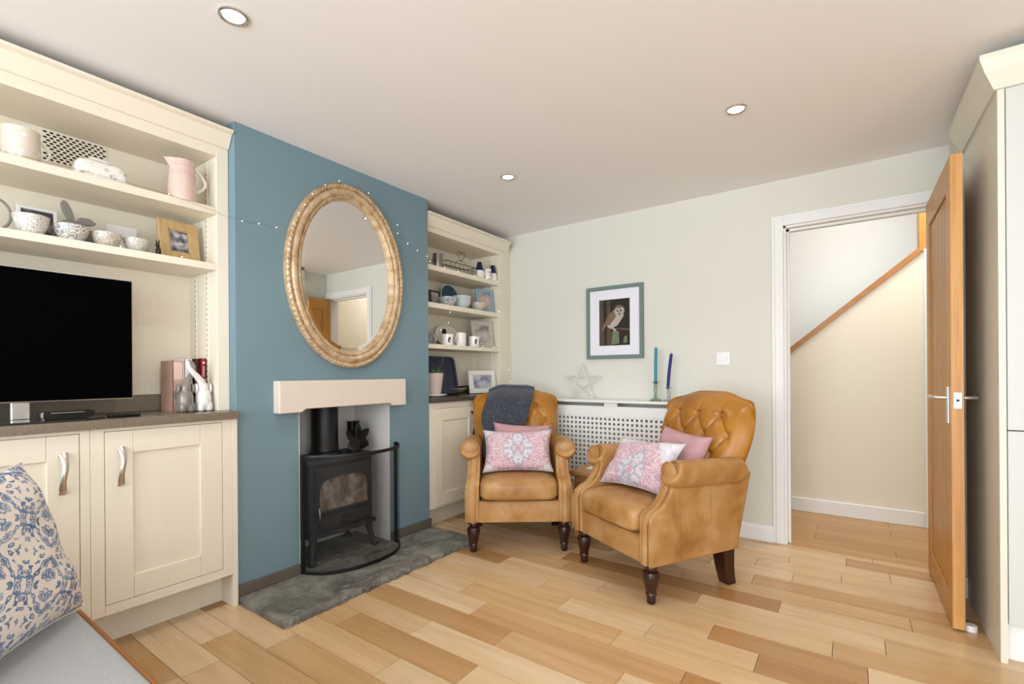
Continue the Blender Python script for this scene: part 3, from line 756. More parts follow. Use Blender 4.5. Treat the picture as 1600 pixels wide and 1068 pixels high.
bm = BM(); cub(bm, XB + .01, .0165, FY0 + .007, FY1 - .007, 0, .034); part(hb, 'back_slab', bm, 'hearth_stone')
# lintel
bm = BM(); prism(bm, [(1.285, .893), (1.405, .893), (1.43, .910), (1.99, .910), (2.015, .893), (2.121, .893), (2.121, 1.058), (1.285, 1.058)], 'x', -.002, .058)
bmesh.ops.bevel(bm, geom=bm.edges[:], offset=.003, segments=1, affect='EDGES')
single('stone_lintel', bm, 'limestone', 'pale carved limestone lintel over the fire opening', 'lintel', (.03, 1.7, .893), smooth=False)

# wood burning stove
ST = thing('wood_stove', 'black cast-iron wood burning stove with arched glass door', 'stove', (-.17, 1.72, .034))
sx, sy0, sy1 = -.045, 1.505, 1.93
sym = (sy0 + sy1) / 2
bm = BM(); cub(bm, -.30, sx, sy0, sy1, .195, .585, .012, 2)
part(ST, 'body', bm, 'black_iron')
bm = BM()
top = [(-.31, sy0 - .02)] + [(sx + .012 + .022 * math.sin(PI * i / 16), sy0 - .02 + (sy1 - sy0 + .04) * i / 16) for i in range(17)] + [(-.31, sy1 + .02)]
prism(bm, top, 'z', .585, .607); bmesh.ops.bevel(bm, geom=bm.edges[:], offset=.004, segments=2, affect='EDGES'); part(ST, 'top_plate', bm, 'black_iron')
bm = BM(); base = [(-.31, sy0 - .014)] + [(sx + .02 + .02 * math.sin(PI * i / 16), sy0 - .014 + (sy1 - sy0 + .028) * i / 16) for i in range(17)] + [(-.31, sy1 + .014)]
prism(bm, base, 'z', .178, .2); bmesh.ops.bevel(bm, geom=bm.edges[:], offset=.004, segments=2, affect='EDGES'); part(ST, 'ash_lip', bm, 'black_iron')
# door with arched window
wy0, wy1, wz0, wz1 = sy0 + .055, sy1 - .04, .318, .505
def arch(y0, y1, z0, zs, zt, n=20):
    c = (y0 + y1) / 2; w = (y1 - y0) / 2
    return [(y0, z0)] + [(c - w * math.cos(PI * i / n) if False else c - w * (1 if math.cos(PI * i / n) > 0 else -1) * abs(math.cos(PI * i / n)) ** .6, zs + (zt - zs) * math.sin(PI * i / n) ** .75) for i in range(n + 1)] + [(y1, z0)]
bm = BM(); outer = [(sy0 + .03, .298), (sy0 + .03, .565), (sy1 - .02, .565), (sy1 - .02, .298)]
inner = arch(wy0, wy1, wz0, .42, wz1)
# ring between outer rectangle and arch as strips projected radially
cen = (sym, .41)
def onrect(p):
    dy, dz = p[0] - cen[0], p[1] - cen[1]; ks = []
    if dy > 0: ks.append((sy1 - .02 - cen[0]) / dy)
    if dy < 0: ks.append((sy0 + .03 - cen[0]) / dy)
    if dz > 0: ks.append((.565 - cen[1]) / dz)
    if dz < 0: ks.append((.298 - cen[1]) / dz)
    k = min(ks); return (cen[0] + dy * k, cen[1] + dz * k)
dense = []
m_ = len(inner)
for i in range(m_):
    a, b = inner[i], inner[(i + 1) % m_]; k = 10 if i == m_ - 1 or math.hypot(a[0] - b[0], a[1] - b[1]) > .08 else 2
    for q in range(k): dense.append((a[0] + (b[0] - a[0]) * q / k, a[1] + (b[1] - a[1]) * q / k))
xa, xb = sx - .002, sx + .014
Vi = [bm.verts.new((xb, *p)) for p in dense]; Vo = [bm.verts.new((xb, *onrect(p))) for p in dense]; Vib = [bm.verts.new((xa, *p)) for p in dense]; Vob = [bm.verts.new((xa, *onrect(p))) for p in dense]
for i in range(len(dense)):
    j = (i + 1) % len(dense)
    bm.faces.new((Vi[i], Vi[j], Vo[j], Vo[i])); bm.faces.new((Vi[i], Vib[i], Vib[j], Vi[j])); bm.faces.new((Vo[i], Vo[j], Vob[j], Vob[i]))
dr = part(ST, 'door', bm, 'black_iron', smooth=False)
bm = BM(); prism(bm, inner, 'x', sx + .001, sx + .004); part(dr, 'glass', bm, 'stove_glass', smooth=False, label='sooted arched door glass')
bm = BM(); tube(bm, [(xb, *p) for p in arch(wy0 - .008, wy1 + .008, wz0 - .006, .42, wz1 + .008)], .006, 8, closed=True); part(dr, 'glass_bead', bm, 'black_iron')
bm = BM(); tube(bm, [(xb + .012, sy0 + .043, .345), (xb + .02, sy0 + .043, .33), (xb + .022, sy0 + .043, .285), (xb + .014, sy0 + .046, .262)], [.006, .009, .01, .005], 10); part(dr, 'handle', bm, 'pewter', label='worn metal latch handle')
bm = BM(); cub(bm, sx, sx + .012, sy0 + .06, sy1 - .03, .212, .292, .004); dw = part(ST, 'ash_door', bm, 'black_iron')
bm = BM(); cub(bm, sx + .011, sx + .015, sy0 + .072, sy1 - .042, .222, .282, .001); part(dw, 'inset_panel', bm, 'black_iron', smooth=False)
bm = BM()
for k in range(6):
    a = 2 * PI * k / 6; tube(bm, [(sx + .014, sym, .252), (sx + .022, sym + .02 * math.cos(a), .252 + .02 * math.sin(a)), (sx + .018, sym + .032 * math.cos(a), .252 + .032 * math.sin(a))], [.008, .009, .007], 8)
part(ST, 'air_wheel', bm, 'black_metal')
for yy, xx in ((sy0 + .03, sx - .01), (sy1 - .025, sx - .01), (sy0 + .03, -.28), (sy1 - .025, -.28)):
    s = -1 if yy < sym else 1; f = 1 if xx > -.1 else -.4
    bm = BM(); tube(bm, [(xx, yy, .19), (xx + .004 * f, yy + s * .008, .13), (xx + .018 * f, yy + s * .018, .075), (xx + .03 * f, yy + s * .026, .047)], [.024, .018, .014, .018], 10); cub(bm, xx + .03 * f - .02, xx + .03 * f + .02, yy + s * .026 - .02, yy + s * .026 + .02, .0345, .05, .004)
    part(ST, 'leg', bm, 'black_iron')
bm = BM(); lathe(bm, [(.092, .605), (.092, .622), (.086, .63), (.08, .632), (.08, .66), (.077, .664), (.077, .903)], 32, (-.2, 1.705, 0)); part(ST, 'flue_pipe', bm, 'black_metal')
bm = BM(); cub(bm, -.13, -.1, sy1 + .0, sy1 + .045, .2, .23, .006); part(ST, 'side_lever', bm, 'black_metal')

# stove fan
FN = thing('stove_fan', 'small black heat-powered fan standing on the stove', 'fan', (-.14, 1.865, .607))
bm = BM()
for s in (-1, 1):
    tube(bm, [(-.14, 1.865 + s * .03, .611), (-.14, 1.865 + s * .014, .65), (-.14, 1.865 + s * .012, .70)], .008, 6, flat=.016, up=(1, 0, 0))
    cub(bm, -.165, -.115, 1.865 + s * .03 - .012, 1.865 + s * .03 + .012, .6075, .614, .002)
part(FN, 'stand', bm, 'black_metal')
bm = BM()
for s in (-1, 1): cub(bm, -.165, -.115, 1.865 + s * .018 - .010, 1.865 + s * .018 + .010, .69, .795, .002)
cub(bm, -.165, -.115, 1.83, 1.90, .795, .799, .001)
part(FN, 'cooling_fins', bm, 'black_metal', smooth=False)
bm = BM(); tube(bm, [(-.175, 1.865, .7), (-.098, 1.865, .7)], .017, 14); part(FN, 'motor_hub', bm, 'black_metal')
for k in range(5):
    a = R(20) + 2 * PI * k / 5; bm = BM(); n = 10
    vs = []
    for j in range(3):
        w_ = -1 + j
        row = []
        for i in range(n + 1):
            s_ = i / n; rr = .014 + .074 * s_; half = .040 * math.sin(PI * (.10 + .74 * s_)) ** .6
            an = a + w_ * half / rr * .9
            row.append(bm.verts.new((-.094 + w_ * .011 * (.4 + s_), 1.865 + rr * math.cos(an), .7 + rr * math.sin(an))))
        vs.append(row)
    for j in range(2):
        for i in range(n): bm.faces.new((vs[j][i], vs[j][i + 1], vs[j + 1][i + 1], vs[j + 1][i]))
    bmesh.ops.solidify(bm, geom=bm.faces[:], thickness=.0015)
    part(FN, 'blade', bm, 'fan_metal')
bm = BM(); tube(bm, [(-.14, 1.845, .799), (-.14, 1.845, .835), (-.14, 1.885, .835), (-.14, 1.885, .799)], .0018, 6); part(FN, 'carry_wire', bm, 'brass_tag')

# fire guard: curved frame and woven mesh
FG = thing('fire_guard', 'curved black mesh fire guard standing on the hearth', 'fire guard', (.11, 1.72, .036))
ga, gb, gz0, gz1 = 1.425, 2.032, .037, .655
def gp(s, z):      # plan of the guard
    y = ga + (gb - ga) * s
    return (.025 + .185 * (max(0.0, 1 - abs(2 * s - 1.0) ** 2.3)) ** .62 + .03 * s, y, z)
SS = [i / 40 for i in range(41)]
SS = [.5 - .5 * math.cos(PI * s) for s in SS]
for nm, z in (('top_rail', gz1), ('bottom_rail', gz0 + .009)):
    bm = BM(); tube(bm, [gp(s, z) for s in SS], .0035, 6, flat=.0105, up=(0, 0, 1)); part(FG, nm, bm, 'black_metal')
for s in (0.0, 1.0):
    bm = BM(); p = gp(s, 0); cub(bm, p[0] - .006, p[0] + .006, p[1] - .01, p[1] + .01, gz0, gz1 + .01, .002); part(FG, 'end_post', bm, 'black_metal', smooth=False)
bm = BM()
L = [0.0]; fine = [gp(.5 - .5 * math.cos(PI * i / 400), 0) for i in range(401)]
for a, b in zip(fine, fine[1:]): L.append(L[-1] + math.hypot(a[0] - b[0], a[1] - b[1]))
nw = int(L[-1] / .005); k = 0
wires = []
for i in range(1, nw):
    d = i * L[-1] / nw
    while L[k + 1] < d: k += 1
    f = (d - L[k]) / (L[k + 1] - L[k]); a, b = fine[k], fine[k + 1]
    wires.append((a[0] + (b[0] - a[0]) * f, a[1] + (b[1] - a[1]) * f, (b[0] - a[0]) / (L[k + 1] - L[k]), (b[1] - a[1]) / (L[k + 1] - L[k])))
hw = .00045
for x, y, dx, dy in wires:
    bm.faces.new([bm.verts.new(q) for q in ((x - dx * hw, y - dy * hw, gz0), (x + dx * hw, y + dy * hw, gz0), (x + dx * hw, y + dy * hw, gz1), (x - dx * hw, y - dy * hw, gz1))])
nz = int((gz1 - gz0) / .005)
for j in range(1, nz):
    z = gz0 + j * (gz1 - gz0) / nz; P_ = [gp(s, 0) for s in SS]
    lo = [bm.verts.new((p[0] + .0004, p[1], z - hw)) for p in P_]; hi = [bm.verts.new((p[0] + .0004, p[1], z + hw)) for p in P_]
    for i in range(len(P_) - 1): bm.faces.new((lo[i], lo[i + 1], hi[i + 1], hi[i]))
o = part(FG, 'wire_mesh', bm, 'black_metal', smooth=False); o['kind'] = 'stuff'

# ------------------------------------------------------------------ mirror
MR = thing('oval_mirror', 'oval mirror in a gilt rope-edged frame above the stone lintel', 'mirror', (0, 1.725, 1.13))
mc = (1.727, 1.655); ra, rb = .395, .53
def ovring(prof, n=160):
    """prof: list of (inset from the outer ellipse, x)"""
    bm = BM(); rings = []
    for ins, x in prof: rings.append([bm.verts.new((x, mc[0] + (ra - ins) * math.cos(2 * PI * i / n), mc[1] + (rb - ins) * math.sin(2 * PI * i / n))) for i in range(n)])
    for a, b in zip(rings, rings[1:]):
        for i in range(n): bm.faces.new((a[i], a[(i + 1) % n], b[(i + 1) % n], b[i]))
    return bm
part(MR, 'frame', ovring([(.006, .002), (.0, .02), (.004, .03), (.03, .034), (.034, .042), (.05, .048), (.062, .044), (.068, .034), (.084, .03), (.088, .024), (.097, .018), (.097, .006)]), 'gilt_wood', ang=50)
def rope(ins, x, r, tw):
    bm = BM(); n = tw * 6; seg = 8; rings = []
    for i in range(n):
        a = 2 * PI * i / n; c = Vector((x, mc[0] + (ra - ins) * math.cos(a), mc[1] + (rb - ins) * math.sin(a))); d = Vector((0, (rb - ins) * math.cos(a), (ra - ins) * math.sin(a))).normalized()
        s = Vector((1, 0, 0)); ring = []
        for k in range(seg):
            th = 2 * PI * k / seg; rr = r * (1 + .22 * math.sin(2 * th + 2 * PI * tw * i / n))
            ring.append(bm.verts.new(c + s * rr * math.cos(th) + d * rr * math.sin(th)))
        rings.append(ring)
    for i in range(n):
        a, b = rings[i], rings[(i + 1) % n]
        for k in range(seg): bm.faces.new((a[k], a[(k + 1) % seg], b[(k + 1) % seg], b[k]))
    return bm
part(MR, 'rope_moulding', rope(.016, .031, .0135, 110), 'gilt_wood', ang=60)
part(MR, 'bead_moulding', rope(.077, .032, .007, 150), 'gilt_wood', ang=60)
bm = BM(); n = 120
o_ = [bm.verts.new((.014, mc[0] + (ra - .095) * math.cos(2 * PI * i / n), mc[1] + (rb - .095) * math.sin(2 * PI * i / n))) for i in range(n)]
i_ = [bm.verts.new((.0155, mc[0] + (ra - .117) * math.cos(2 * PI * i / n), mc[1] + (rb - .117) * math.sin(2 * PI * i / n))) for i in range(n)]
for i in range(n): bm.faces.new((o_[i], o_[(i + 1) % n], i_[(i + 1) % n], i_[i]))
bm.faces.new(i_)
part(MR, 'glass', bm, 'mirror_glass', smooth=False, label='bevelled mirror glass')

# fairy lights
FL = thing('fairy_lights', 'fine wire string of warm fairy lights draped over the mirror', 'string lights', (0.0, 1.1, 1.83))
path = [(-.045, 1.03, 1.862), (-.046, 1.08, 1.85), (.006, 1.106, 1.838), (.006, 1.134, 1.83), (.006, 1.214, 1.838), (.006, 1.304, 1.841), (.035, 1.35, 1.88), (.056, 1.395, 1.93), (.056, 1.428, 1.982), (.056, 1.473, 2.053), (.056, 1.549, 2.125), (.056, 1.638, 2.175), (.056, 1.75, 2.19), (.056, 1.839, 2.168), (.056, 1.95, 2.11), (.054, 2.06, 2.035), (.006, 2.106, 2.001), (.006, 2.193, 1.954), (.006, 2.279, 1.925), (.006, 2.369, 1.904), (-.03, 2.43, 1.885), (-.044, 2.6, 1.874), (-.046, 2.75, 1.872), (-.046, 2.95, 1.87), (-.046, 3.1, 1.87), (-.046, 3.25, 1.87), (-.046, 3.27, 1.78), (-.046, 3.27, 1.62)]
bm = BM(); tube(bm, path, .0007, 4); part(FL, 'wire', bm, 'copper_wire')
path2 = [(-.05, .35, 1.886), (-.048, .6, 1.89), (-.048, .85, 1.885), (-.046, 1.03, 1.862)]
bm = BM(); tube(bm, path2, .0007, 4); part(FL, 'wire', bm, 'copper_wire')
bb = BM(); bmesh.ops.create_icosphere(bb, subdivisions=1, radius=.0020); BULB = finish(bb, 'bulb'); BULB.materials.append(MATS['bulb_glow'])
bl = [path[i] for i in (3, 4, 5, 7, 8, 9, 10, 11, 13, 15, 16, 17, 18, 19, 20, 21, 22, 23, 24, 25, 26, 27)] + path2[1:3] + [(-.05, .9, 1.621), (-.052, .68, 1.62), (-.05, 2.66, 1.55), (-.05, 2.64, 1.47), (-.05, 2.56, 1.41), (-.05, 2.75, 1.31), (-.05, 3.05, 1.312), (-.05, 3.2, 1.311), (-.03, 3.38, 1.12), (-.03, 3.4, 1.02)]
for p in bl:
    o = bpy.data.objects.new('bulb', BULB); COL.objects.link(o); o.parent = FL; o.location = Vector(p) - Vector(FL.location)

# ------------------------------------------------------------------ radiator cover and back wall
RX0, RX1, RY = .12, 1.56, 3.285
t = thing('radiator_cover', 'white radiator cover with square lattice panel below the owl picture', 'radiator cover', ((RX0 + RX1) / 2, 3.37, 0))
bm = BM(); cub(bm, RX0 - .02, RX1 + .02, RY - .022, YB - .001, .868, .886, .003); part(t, 'top_shelf', bm, 'white_paint', smooth=False)
bm = BM()
cub(bm, RX0, RX1, RY, RY + .015, .765, .842); cub(bm, RX0, RX1, RY, RY + .015, .0, .16)
for a, b in ((RX0, RX0 + .08), (RX1 - .08, RX1)): cub(bm, a, b, RY, RY + .015, .16, .765)
for a, b in ((RX0, .36), (.905, 1.007), (1.46, RX1)): cub(bm, a, b, RY, RY + .015, .842, .868)
part(t, 'front_frame', bm, 'white_paint', smooth=False)
for x in (RX0, RX1 - .015):
    bm = BM(); cub(bm, x, x + .015, RY + .015, YB - .018, 0, .868); part(t, 'side_panel', bm, 'white_paint', smooth=False)
bm = BM(); pit = .0347; hol = .0175
nx = int((RX1 - .08 - RX0 - .08) / pit); x0 = RX0 + .08
for i in range(nx + 1):
    x = x0 + i * pit - (pit - hol) / 2; cub(bm, max(x, x0 - .005), min(x + pit - hol, RX1 - .075), RY + .003, RY + .009, .155, .77)
nz = int((.765 - .16) / pit)
for j in range(nz + 1):
    z = .755 - j * pit; cub(bm, x0 - .005, RX1 - .075, RY + .0034, RY + .0086, max(z - .0, .15), z + pit - hol)
part(t, 'lattice_panel', bm, 'white_paint', smooth=False, label='white panel pierced with rows of square holes')

# owl picture
t = thing('framed_picture', 'framed picture of an owl on a post in grey-green frame', 'picture', (.92, 3.455, 1.195))
fx0, fx1, fz0, fz1 = .690, 1.150, 1.197, 1.756
bm = BM()
for a, b, c, d in ((fx0, fx0 + .028, fz0, fz1), (fx1 - .028, fx1, fz0, fz1)): cub(bm, a, b, YB - .026, YB - .001, c, d, .002)
for c, d in ((fz0, fz0 + .028), (fz1 - .028, fz1)): cub(bm, fx0 + .0275, fx1 - .0275, YB - .026, YB - .001, c, d, .002)
part(t, 'frame', bm, 'frame_green', smooth=False)
bm = BM(); cub(bm, fx0 + .02, fx1 - .02, YB - .014, YB - .002, fz0 + .02, fz1 - .02); part(t, 'mount', bm, 'mat_board', smooth=False, label='white card mount')
ix0, ix1, iz0, iz1 = .797, 1.045, 1.298, 1.652
yp = YB - .0142
bm = BM(); cub(bm, ix0, ix1, yp - .0006, yp, iz0, iz1); pr = part(t, 'print', bm, 'owl_ground', smooth=False)
def flat(poly, mat, dy, nm='print_patch'):
    bm = BM(); prism(bm, [(ix0 + (ix1 - ix0) * u, iz0 + (iz1 - iz0) * v) for u, v in poly], 'y', yp - .0006 - dy, yp - .0005); part(pr, nm, bm, mat, smooth=False)
flat([(.25, 0), (.42, 0), (.36, .98), (.26, .98)], 'post_brown', .0002)
flat([(.0, .0), (.18, .0), (.12, 1), (.0, 1)], 'post_brown', .0002)
flat([(.55, .34), (1, .30), (1, .36), (.55, .385)], 'post_brown', .0002)
flat([(.40, .02), (.66, .04), (.65, .30), (.44, .31)], 'moss_green', .0003)
flat([(.79, .04), (.92, .06), (.91, .20), (.82, .19)], 'moss_green', .0003)
flat([(.06, .30), (.14, .34), (.36, .55), (.30, .62), (.14, .45)], 'owl_brown', .0004)
flat([(.28, .40), (.40, .36), (.62, .44), (.80, .62), (.80, .78), (.55, .80), (.36, .68), (.24, .52)], 'owl_pale', .0005)
flat([(.20, .44), (.34, .44), (.56, .62), (.50, .74), (.34, .70), (.22, .56)], 'owl_brown', .0007)
flat([(.40, .40), (.54, .36), (.58, .30), (.48, .32)], 'owl_pale', .0006)
flat(ell(24, .165, .105, (.66, .76)), 'owl_brown', .0008)
flat(ell(20, .085, .07, (.60, .735)), 'owl_pale', .0010)
flat(ell(20, .085, .07, (.745, .74)), 'owl_pale', .0010)
for cx in (.605, .725): flat(ell(14, .027, .022, (cx, .745)), 'ink_black', .0012)
flat([(.65, .72), (.69, .72), (.67, .68)], 'ink_black', .0012)

# fused switch plate
t = thing('wall_switch', 'white fused switch plate on the wall by the doorway', 'switch', (1.695, YB, 1.135))
bm = BM(); cub(bm, 1.652, 1.738, YB - .009, YB - .0005, 1.135, 1.221, .003, 2); part(t, 'plate', bm, 'plastic_white')
bm = BM(); cub(bm, 1.672, 1.712, YB - .0105, YB - .0085, 1.164, 1.192, .001); part(t, 'fuse_carrier', bm, 'plastic_white', smooth=False)
bm = BM(); cub(bm, 1.716, 1.728, YB - .012, YB - .0085, 1.168, 1.188, .001); part(t, 'rocker', bm, 'plastic_white', smooth=False)
bm = BM(); cub(bm, 1.7195, 1.7235, YB - .0125, YB - .0115, 1.180, 1.184); part(t, 'neon', bm, 'ink_red', smooth=False)

# wire star
t = thing('wire_star', 'silver wire-wrapped five-pointed star standing on the radiator shelf', 'ornament', (.667, 3.385, .886))
sc = (.667, 1.013); rr = .166
V = [(sc[0] + rr * math.sin(2 * PI * i / 5), 3.385 + .05 * (-(math.cos(2 * PI * i / 5)) * .0) + .0, sc[1] + rr * .93 * math.cos(2 * PI * i / 5)) for i in range(5)]
for k, (i, j) in enumerate(((0, 2), (2, 4), (4, 1), (1, 3), (3, 0))):
    a, b = Vector(V[i]), Vector(V[j]); off = Vector((0, .004 * (-1) ** k, 0)); n = 60
    bm = BM(); tube(bm, [a + (b - a) * s / n + off for s in range(n + 1)], [.0046 + .0014 * (s % 2) for s in range(n + 1)], 6); part(t, 'rod', bm, 'star_wire', ang=80)

# candlesticks and candles
def candlestick(x, y, z1, mat, label):
    h = z1 - .886; bm = BM()
    prof = [(.0, 0), (.043, 0), (.044, .004), (.038, .010), (.024, .018), (.012, .026), (.010, .034), (.017, .044), (.010, .054), (.014, .068), (.0165, .080), (.010, .096), (.015, .106), (.011, .116), (.020, .126), (.021, .136), (.011, .136), (.011, .120), (0, .120)]
    lathe(bm, [(r, z * h / .136) for r, z in prof], 10, (x, y, .8862), cap=False)
    return single('candlestick', bm, mat, label, 'candlestick', (x, y, .8862), 'glass candlesticks on the radiator shelf', smooth=True)
def candle(x, y, z0, z1, dx, mat, label):
    t = thing('candle', label, 'candle', (x, y, z0), 0, 'coloured dinner candles'); n = 12
    bm = BM(); tube(bm, [(x + dx * (s / n) ** 1.5, y, z0 + (z1 - z0) * s / n) for s in range(n + 1)] + [(x + dx, y, z1 + .004)], [.0105] * n + [.0095, .005], 14); part(t, 'stick', bm, mat)
    bm = BM(); tube(bm, [(x + dx, y, z1 + .003), (x + dx + .002, y, z1 + .013)], .0012, 5); part(t, 'wick', bm, 'ink_black')
candlestick(1.266, 3.36, 1.026, 'green_glass', 'greenish pressed glass candlestick holding the teal candle')
candle(1.266, 3.36, 1.0095, 1.262, .004, 'teal_wax', 'straight teal dinner candle')
candlestick(1.358, 3.36, .986, 'clear_glass', 'clear pressed glass candlestick holding the navy candle')
candle(1.354, 3.36, .9755, 1.215, .024, 'navy_wax', 'bent navy blue dinner candle')

# side table between the chairs
t = thing('side_table', 'small oak side table between the two armchairs', 'table', (1.04, 2.99, 0))
bm = BM(); cub(bm, .858, 1.22, 2.825, 3.15, .412, .440, .004, 2); part(t, 'table_top', bm, 'table_oak', smooth=False)
bm = BM(); cub(bm, .89, 1.19, 2.855, 2.873, .345, .412); cub(bm, .89, 1.19, 3.102, 3.12, .345, .412); cub(bm, .89, .908, 2.873, 3.102, .345, .412); cub(bm, 1.172, 1.19, 2.873, 3.102, .345, .412); part(t, 'apron', bm, 'table_oak', smooth=False)
for x in (.882, 1.155):
    for y in (2.847, 3.087):
        bm = BM(); cub(bm, x, x + .04, y, y + .04, 0, .412, .003); part(t, 'leg', bm, 'table_oak', smooth=False)
bm = BM(); cub(bm, .93, 1.12, 2.93, 3.08, .4405, .446, .001); single('magazine', bm, 'paper_white', 'white papers lying on the small oak side table', 'papers', (1.0, 3.0, .4405), smooth=False)

# ------------------------------------------------------------------ armchairs
def smooth01(a, b, x):
    u = min(1, max(0, (x - a) / (b - a))); return u * u * (3 - 2 * u)
TOPB = [(x, .85) for x in (-.15, 0, .15)]; MIDB = [(x, .745) for x in (-.225, -.075, .075, .225)]; LOWB = [(x, .64) for x in (-.15, 0, .15)]; BTN = TOPB + MIDB + LOWB
def yfront(z): return .455 + .38 * (z - .45)
def yrear(z): return .53 + .29 * (z - .185)
def ztop(x):
    a = abs(x); q = min(1.0, max(0.0, (a - .245) / .06)); return .978 - .045 * smooth01(.07, .27, a) - .062 * (1 - math.sqrt(1 - q * q * .999))
def tuft(x, z):
    a = (x / .15 + (z - .85) / .21); b = (x / .15 - (z - .85) / .21)
    lat = abs(math.sin(PI * a) * math.sin(PI * b))
    crease = -.026 * (1 - lat ** .38)
    # above the top row only vertical pleats survive, below the lowest row likewise
    k = min(1, max(0, (z - .85) / .03)); k2 = min(1, max(0, (.64 - z) / .03))
    px = min(abs(x - bx) for bx in (-.15, 0, .15))
    pleat = -.012 * math.exp(-(px / .007) ** 2) * max(0, 1 - max(z - .85, .64 - z) / .13)
    kk = max(k, k2)
    d = crease * (1 - kk) + pleat * kk
    edge = smooth01(.2, .265, abs(x)); d *= (1 - edge)
    for bx, bz in BTN:
        q = math.hypot(x - bx, z - bz); d -= .016 * math.exp(-(q / .016) ** 2)
    return d
def back_bm():
    bm = BM(); nx, nz = 110, 110; F = []; Bk = []
    for j in range(nz + 1):
        s = j / nz; rf, rb_ = [], []
        for i in range(nx + 1):
            tt = -1 + 2 * i / nx
            zz0 = .36 + s * .6
            hw_ = .272 + .046 * smooth01(.45, .85, zz0)
            x = hw_ * tt; zt = ztop(x * .305 / hw_); z = .36 + s * (zt - .36)
            roll = .085 * abs(tt) ** 9 + .075 * s ** 14
            crown = -.028 * (1 - tt * tt) * math.sin(PI * min(1, s * 1.02)) ** .5
            y = yfront(z) + roll + crown - (tuft(x, z) if abs(tt) < .97 and s < .985 else 0)
            yr = yrear(z) - .03 * abs(tt) ** 9 - .03 * s ** 14
            rf.append((x, min(y, yr - .004), z)); rb_.append((x, yr, z))
        F.append(rf); Bk.append(rb_)
    VF = [[bm.verts.new(p) for p in r] for r in F]; VB = [[bm.verts.new(p) for p in r] for r in Bk]
    for j in range(nz):
        for i in range(nx):
            bm.faces.new((VF[j][i], VF[j][i + 1], VF[j + 1][i + 1], VF[j + 1][i])); bm.faces.new((VB[j][i], VB[j + 1][i], VB[j + 1][i + 1], VB[j][i + 1]))
    for j in range(nz):
        bm.faces.new((VF[j][0], VF[j + 1][0], VB[j + 1][0], VB[j][0])); bm.faces.new((VF[j][nx], VB[j][nx], VB[j + 1][nx], VF[j + 1][nx]))
    for i in range(nx):
        bm.faces.new((VF[0][i], VB[0][i], VB[0][i + 1], VF[0][i + 1])); bm.faces.new((VF[nz][i], VF[nz][i + 1], VB[nz][i + 1], VB[nz][i]))
    return bm
ARMP = [(-.034, .38), (-.03, .418), (-.008, .438), (.03, .452), (.062, .48), (.085, .515), (.098, .555), (.104, .60)]
def arm_mesh(s):
    bm = BM()
    cub(bm, .242, .326, -.042, .545, .185, .415, .008, 2)
    prism(bm, ARMP + [(.56, .60), (.545, .30), (-.034, .30)], 'x', .240, .321)
    ys = [.098, .104, .12, .2, .35, .5, .56]; rr = [.060, .064, .066, .066, .066, .065, .062]
    tube(bm, [(.304 + .004 * k / 6, y, .612 - .005 * k) for k, y in enumerate(ys)], rr, 28)
    # outside back corner panel
    prism(bm, [(.40, .185), (.535, .185), (.64, .57), (.40, .57)], 'x', .25, .3215)
    bmesh.ops.scale(bm, verts=bm.verts[:], vec=(s, 1, 1))
    return remesh(bm, .006, 3)
def ARMY(z):
    P_ = [(-.042, .0), (-.042, .385), (-.034, .414)] + ARMP[2:] + [(.098, .62), (.097, .7)]
    for (y0, z0), (y1, z1) in zip(P_, P_[1:]):
        if z <= z1: return y0 + (y1 - y0) * (z - z0) / max(1e-6, z1 - z0)
    return P_[-1][0]
FC, FR = (.304, .612), .049
def frange(z):
    """inner and outer x of the arm facing at height z"""
    xi = .266 if z < .41 else .266 - .010 * smooth01(.41, .6, z); xo = .304 if z < .40 else .304 - .008 * smooth01(.40, .47, z) + .006 * smooth01(.52, .575, z)
    return xi, xo
def facing_bm(s):
    bm = BM(); zs = [.19 + .0105 * i for i in range(40)]; rows = []
    for z in zs:
        a, b = frange(z); rows.append([bm.verts.new((s * (a + (b - a) * k / 6), ARMY(z) - .0065 - .006 * math.sin(PI * k / 6), z)) for k in range(7)])
    for a, b in zip(rows, rows[1:]):
        for k in range(6): bm.faces.new((a[k], a[k + 1], b[k + 1], b[k]))
    cen = bm.verts.new((s * FC[0], .0785, FC[1])); prev = None; n = 28; ring0 = None
    rings = [[bm.verts.new((s * (FC[0] + FR * q * math.cos(2 * PI * i / n)), .0785 + .0115 * q ** 2.2, FC[1] + FR * q * math.sin(2 * PI * i / n))) for i in range(n)] for q in (.4, .75, 1.0)]
    for i in range(n): bm.faces.new((cen, rings[0][i], rings[0][(i + 1) % n]))
    for a, b in zip(rings, rings[1:]):
        for i in range(n): bm.faces.new((a[i], b[i], b[(i + 1) % n], a[(i + 1) % n]))
    return bm
def facing_edge():
    pts = [(frange(z)[0], ARMY(z) - .0065, z) for z in [.19 + .022 * i for i in range(18)]]
    pts += [(FC[0] + FR * math.cos(a), .0885, FC[1] + FR * math.sin(a)) for a in [R(195 - 15 * k) for k in range(20)]]
    pts += [(frange(z)[1], ARMY(z) - .0065, z) for z in [.54 - .022 * i for i in range(16)]]
    return pts
def piping(s, pts, r=.0032):
    bm = BM(); tube(bm, [(s * x, y, z) for x, y, z in pts], r, 6); return bm
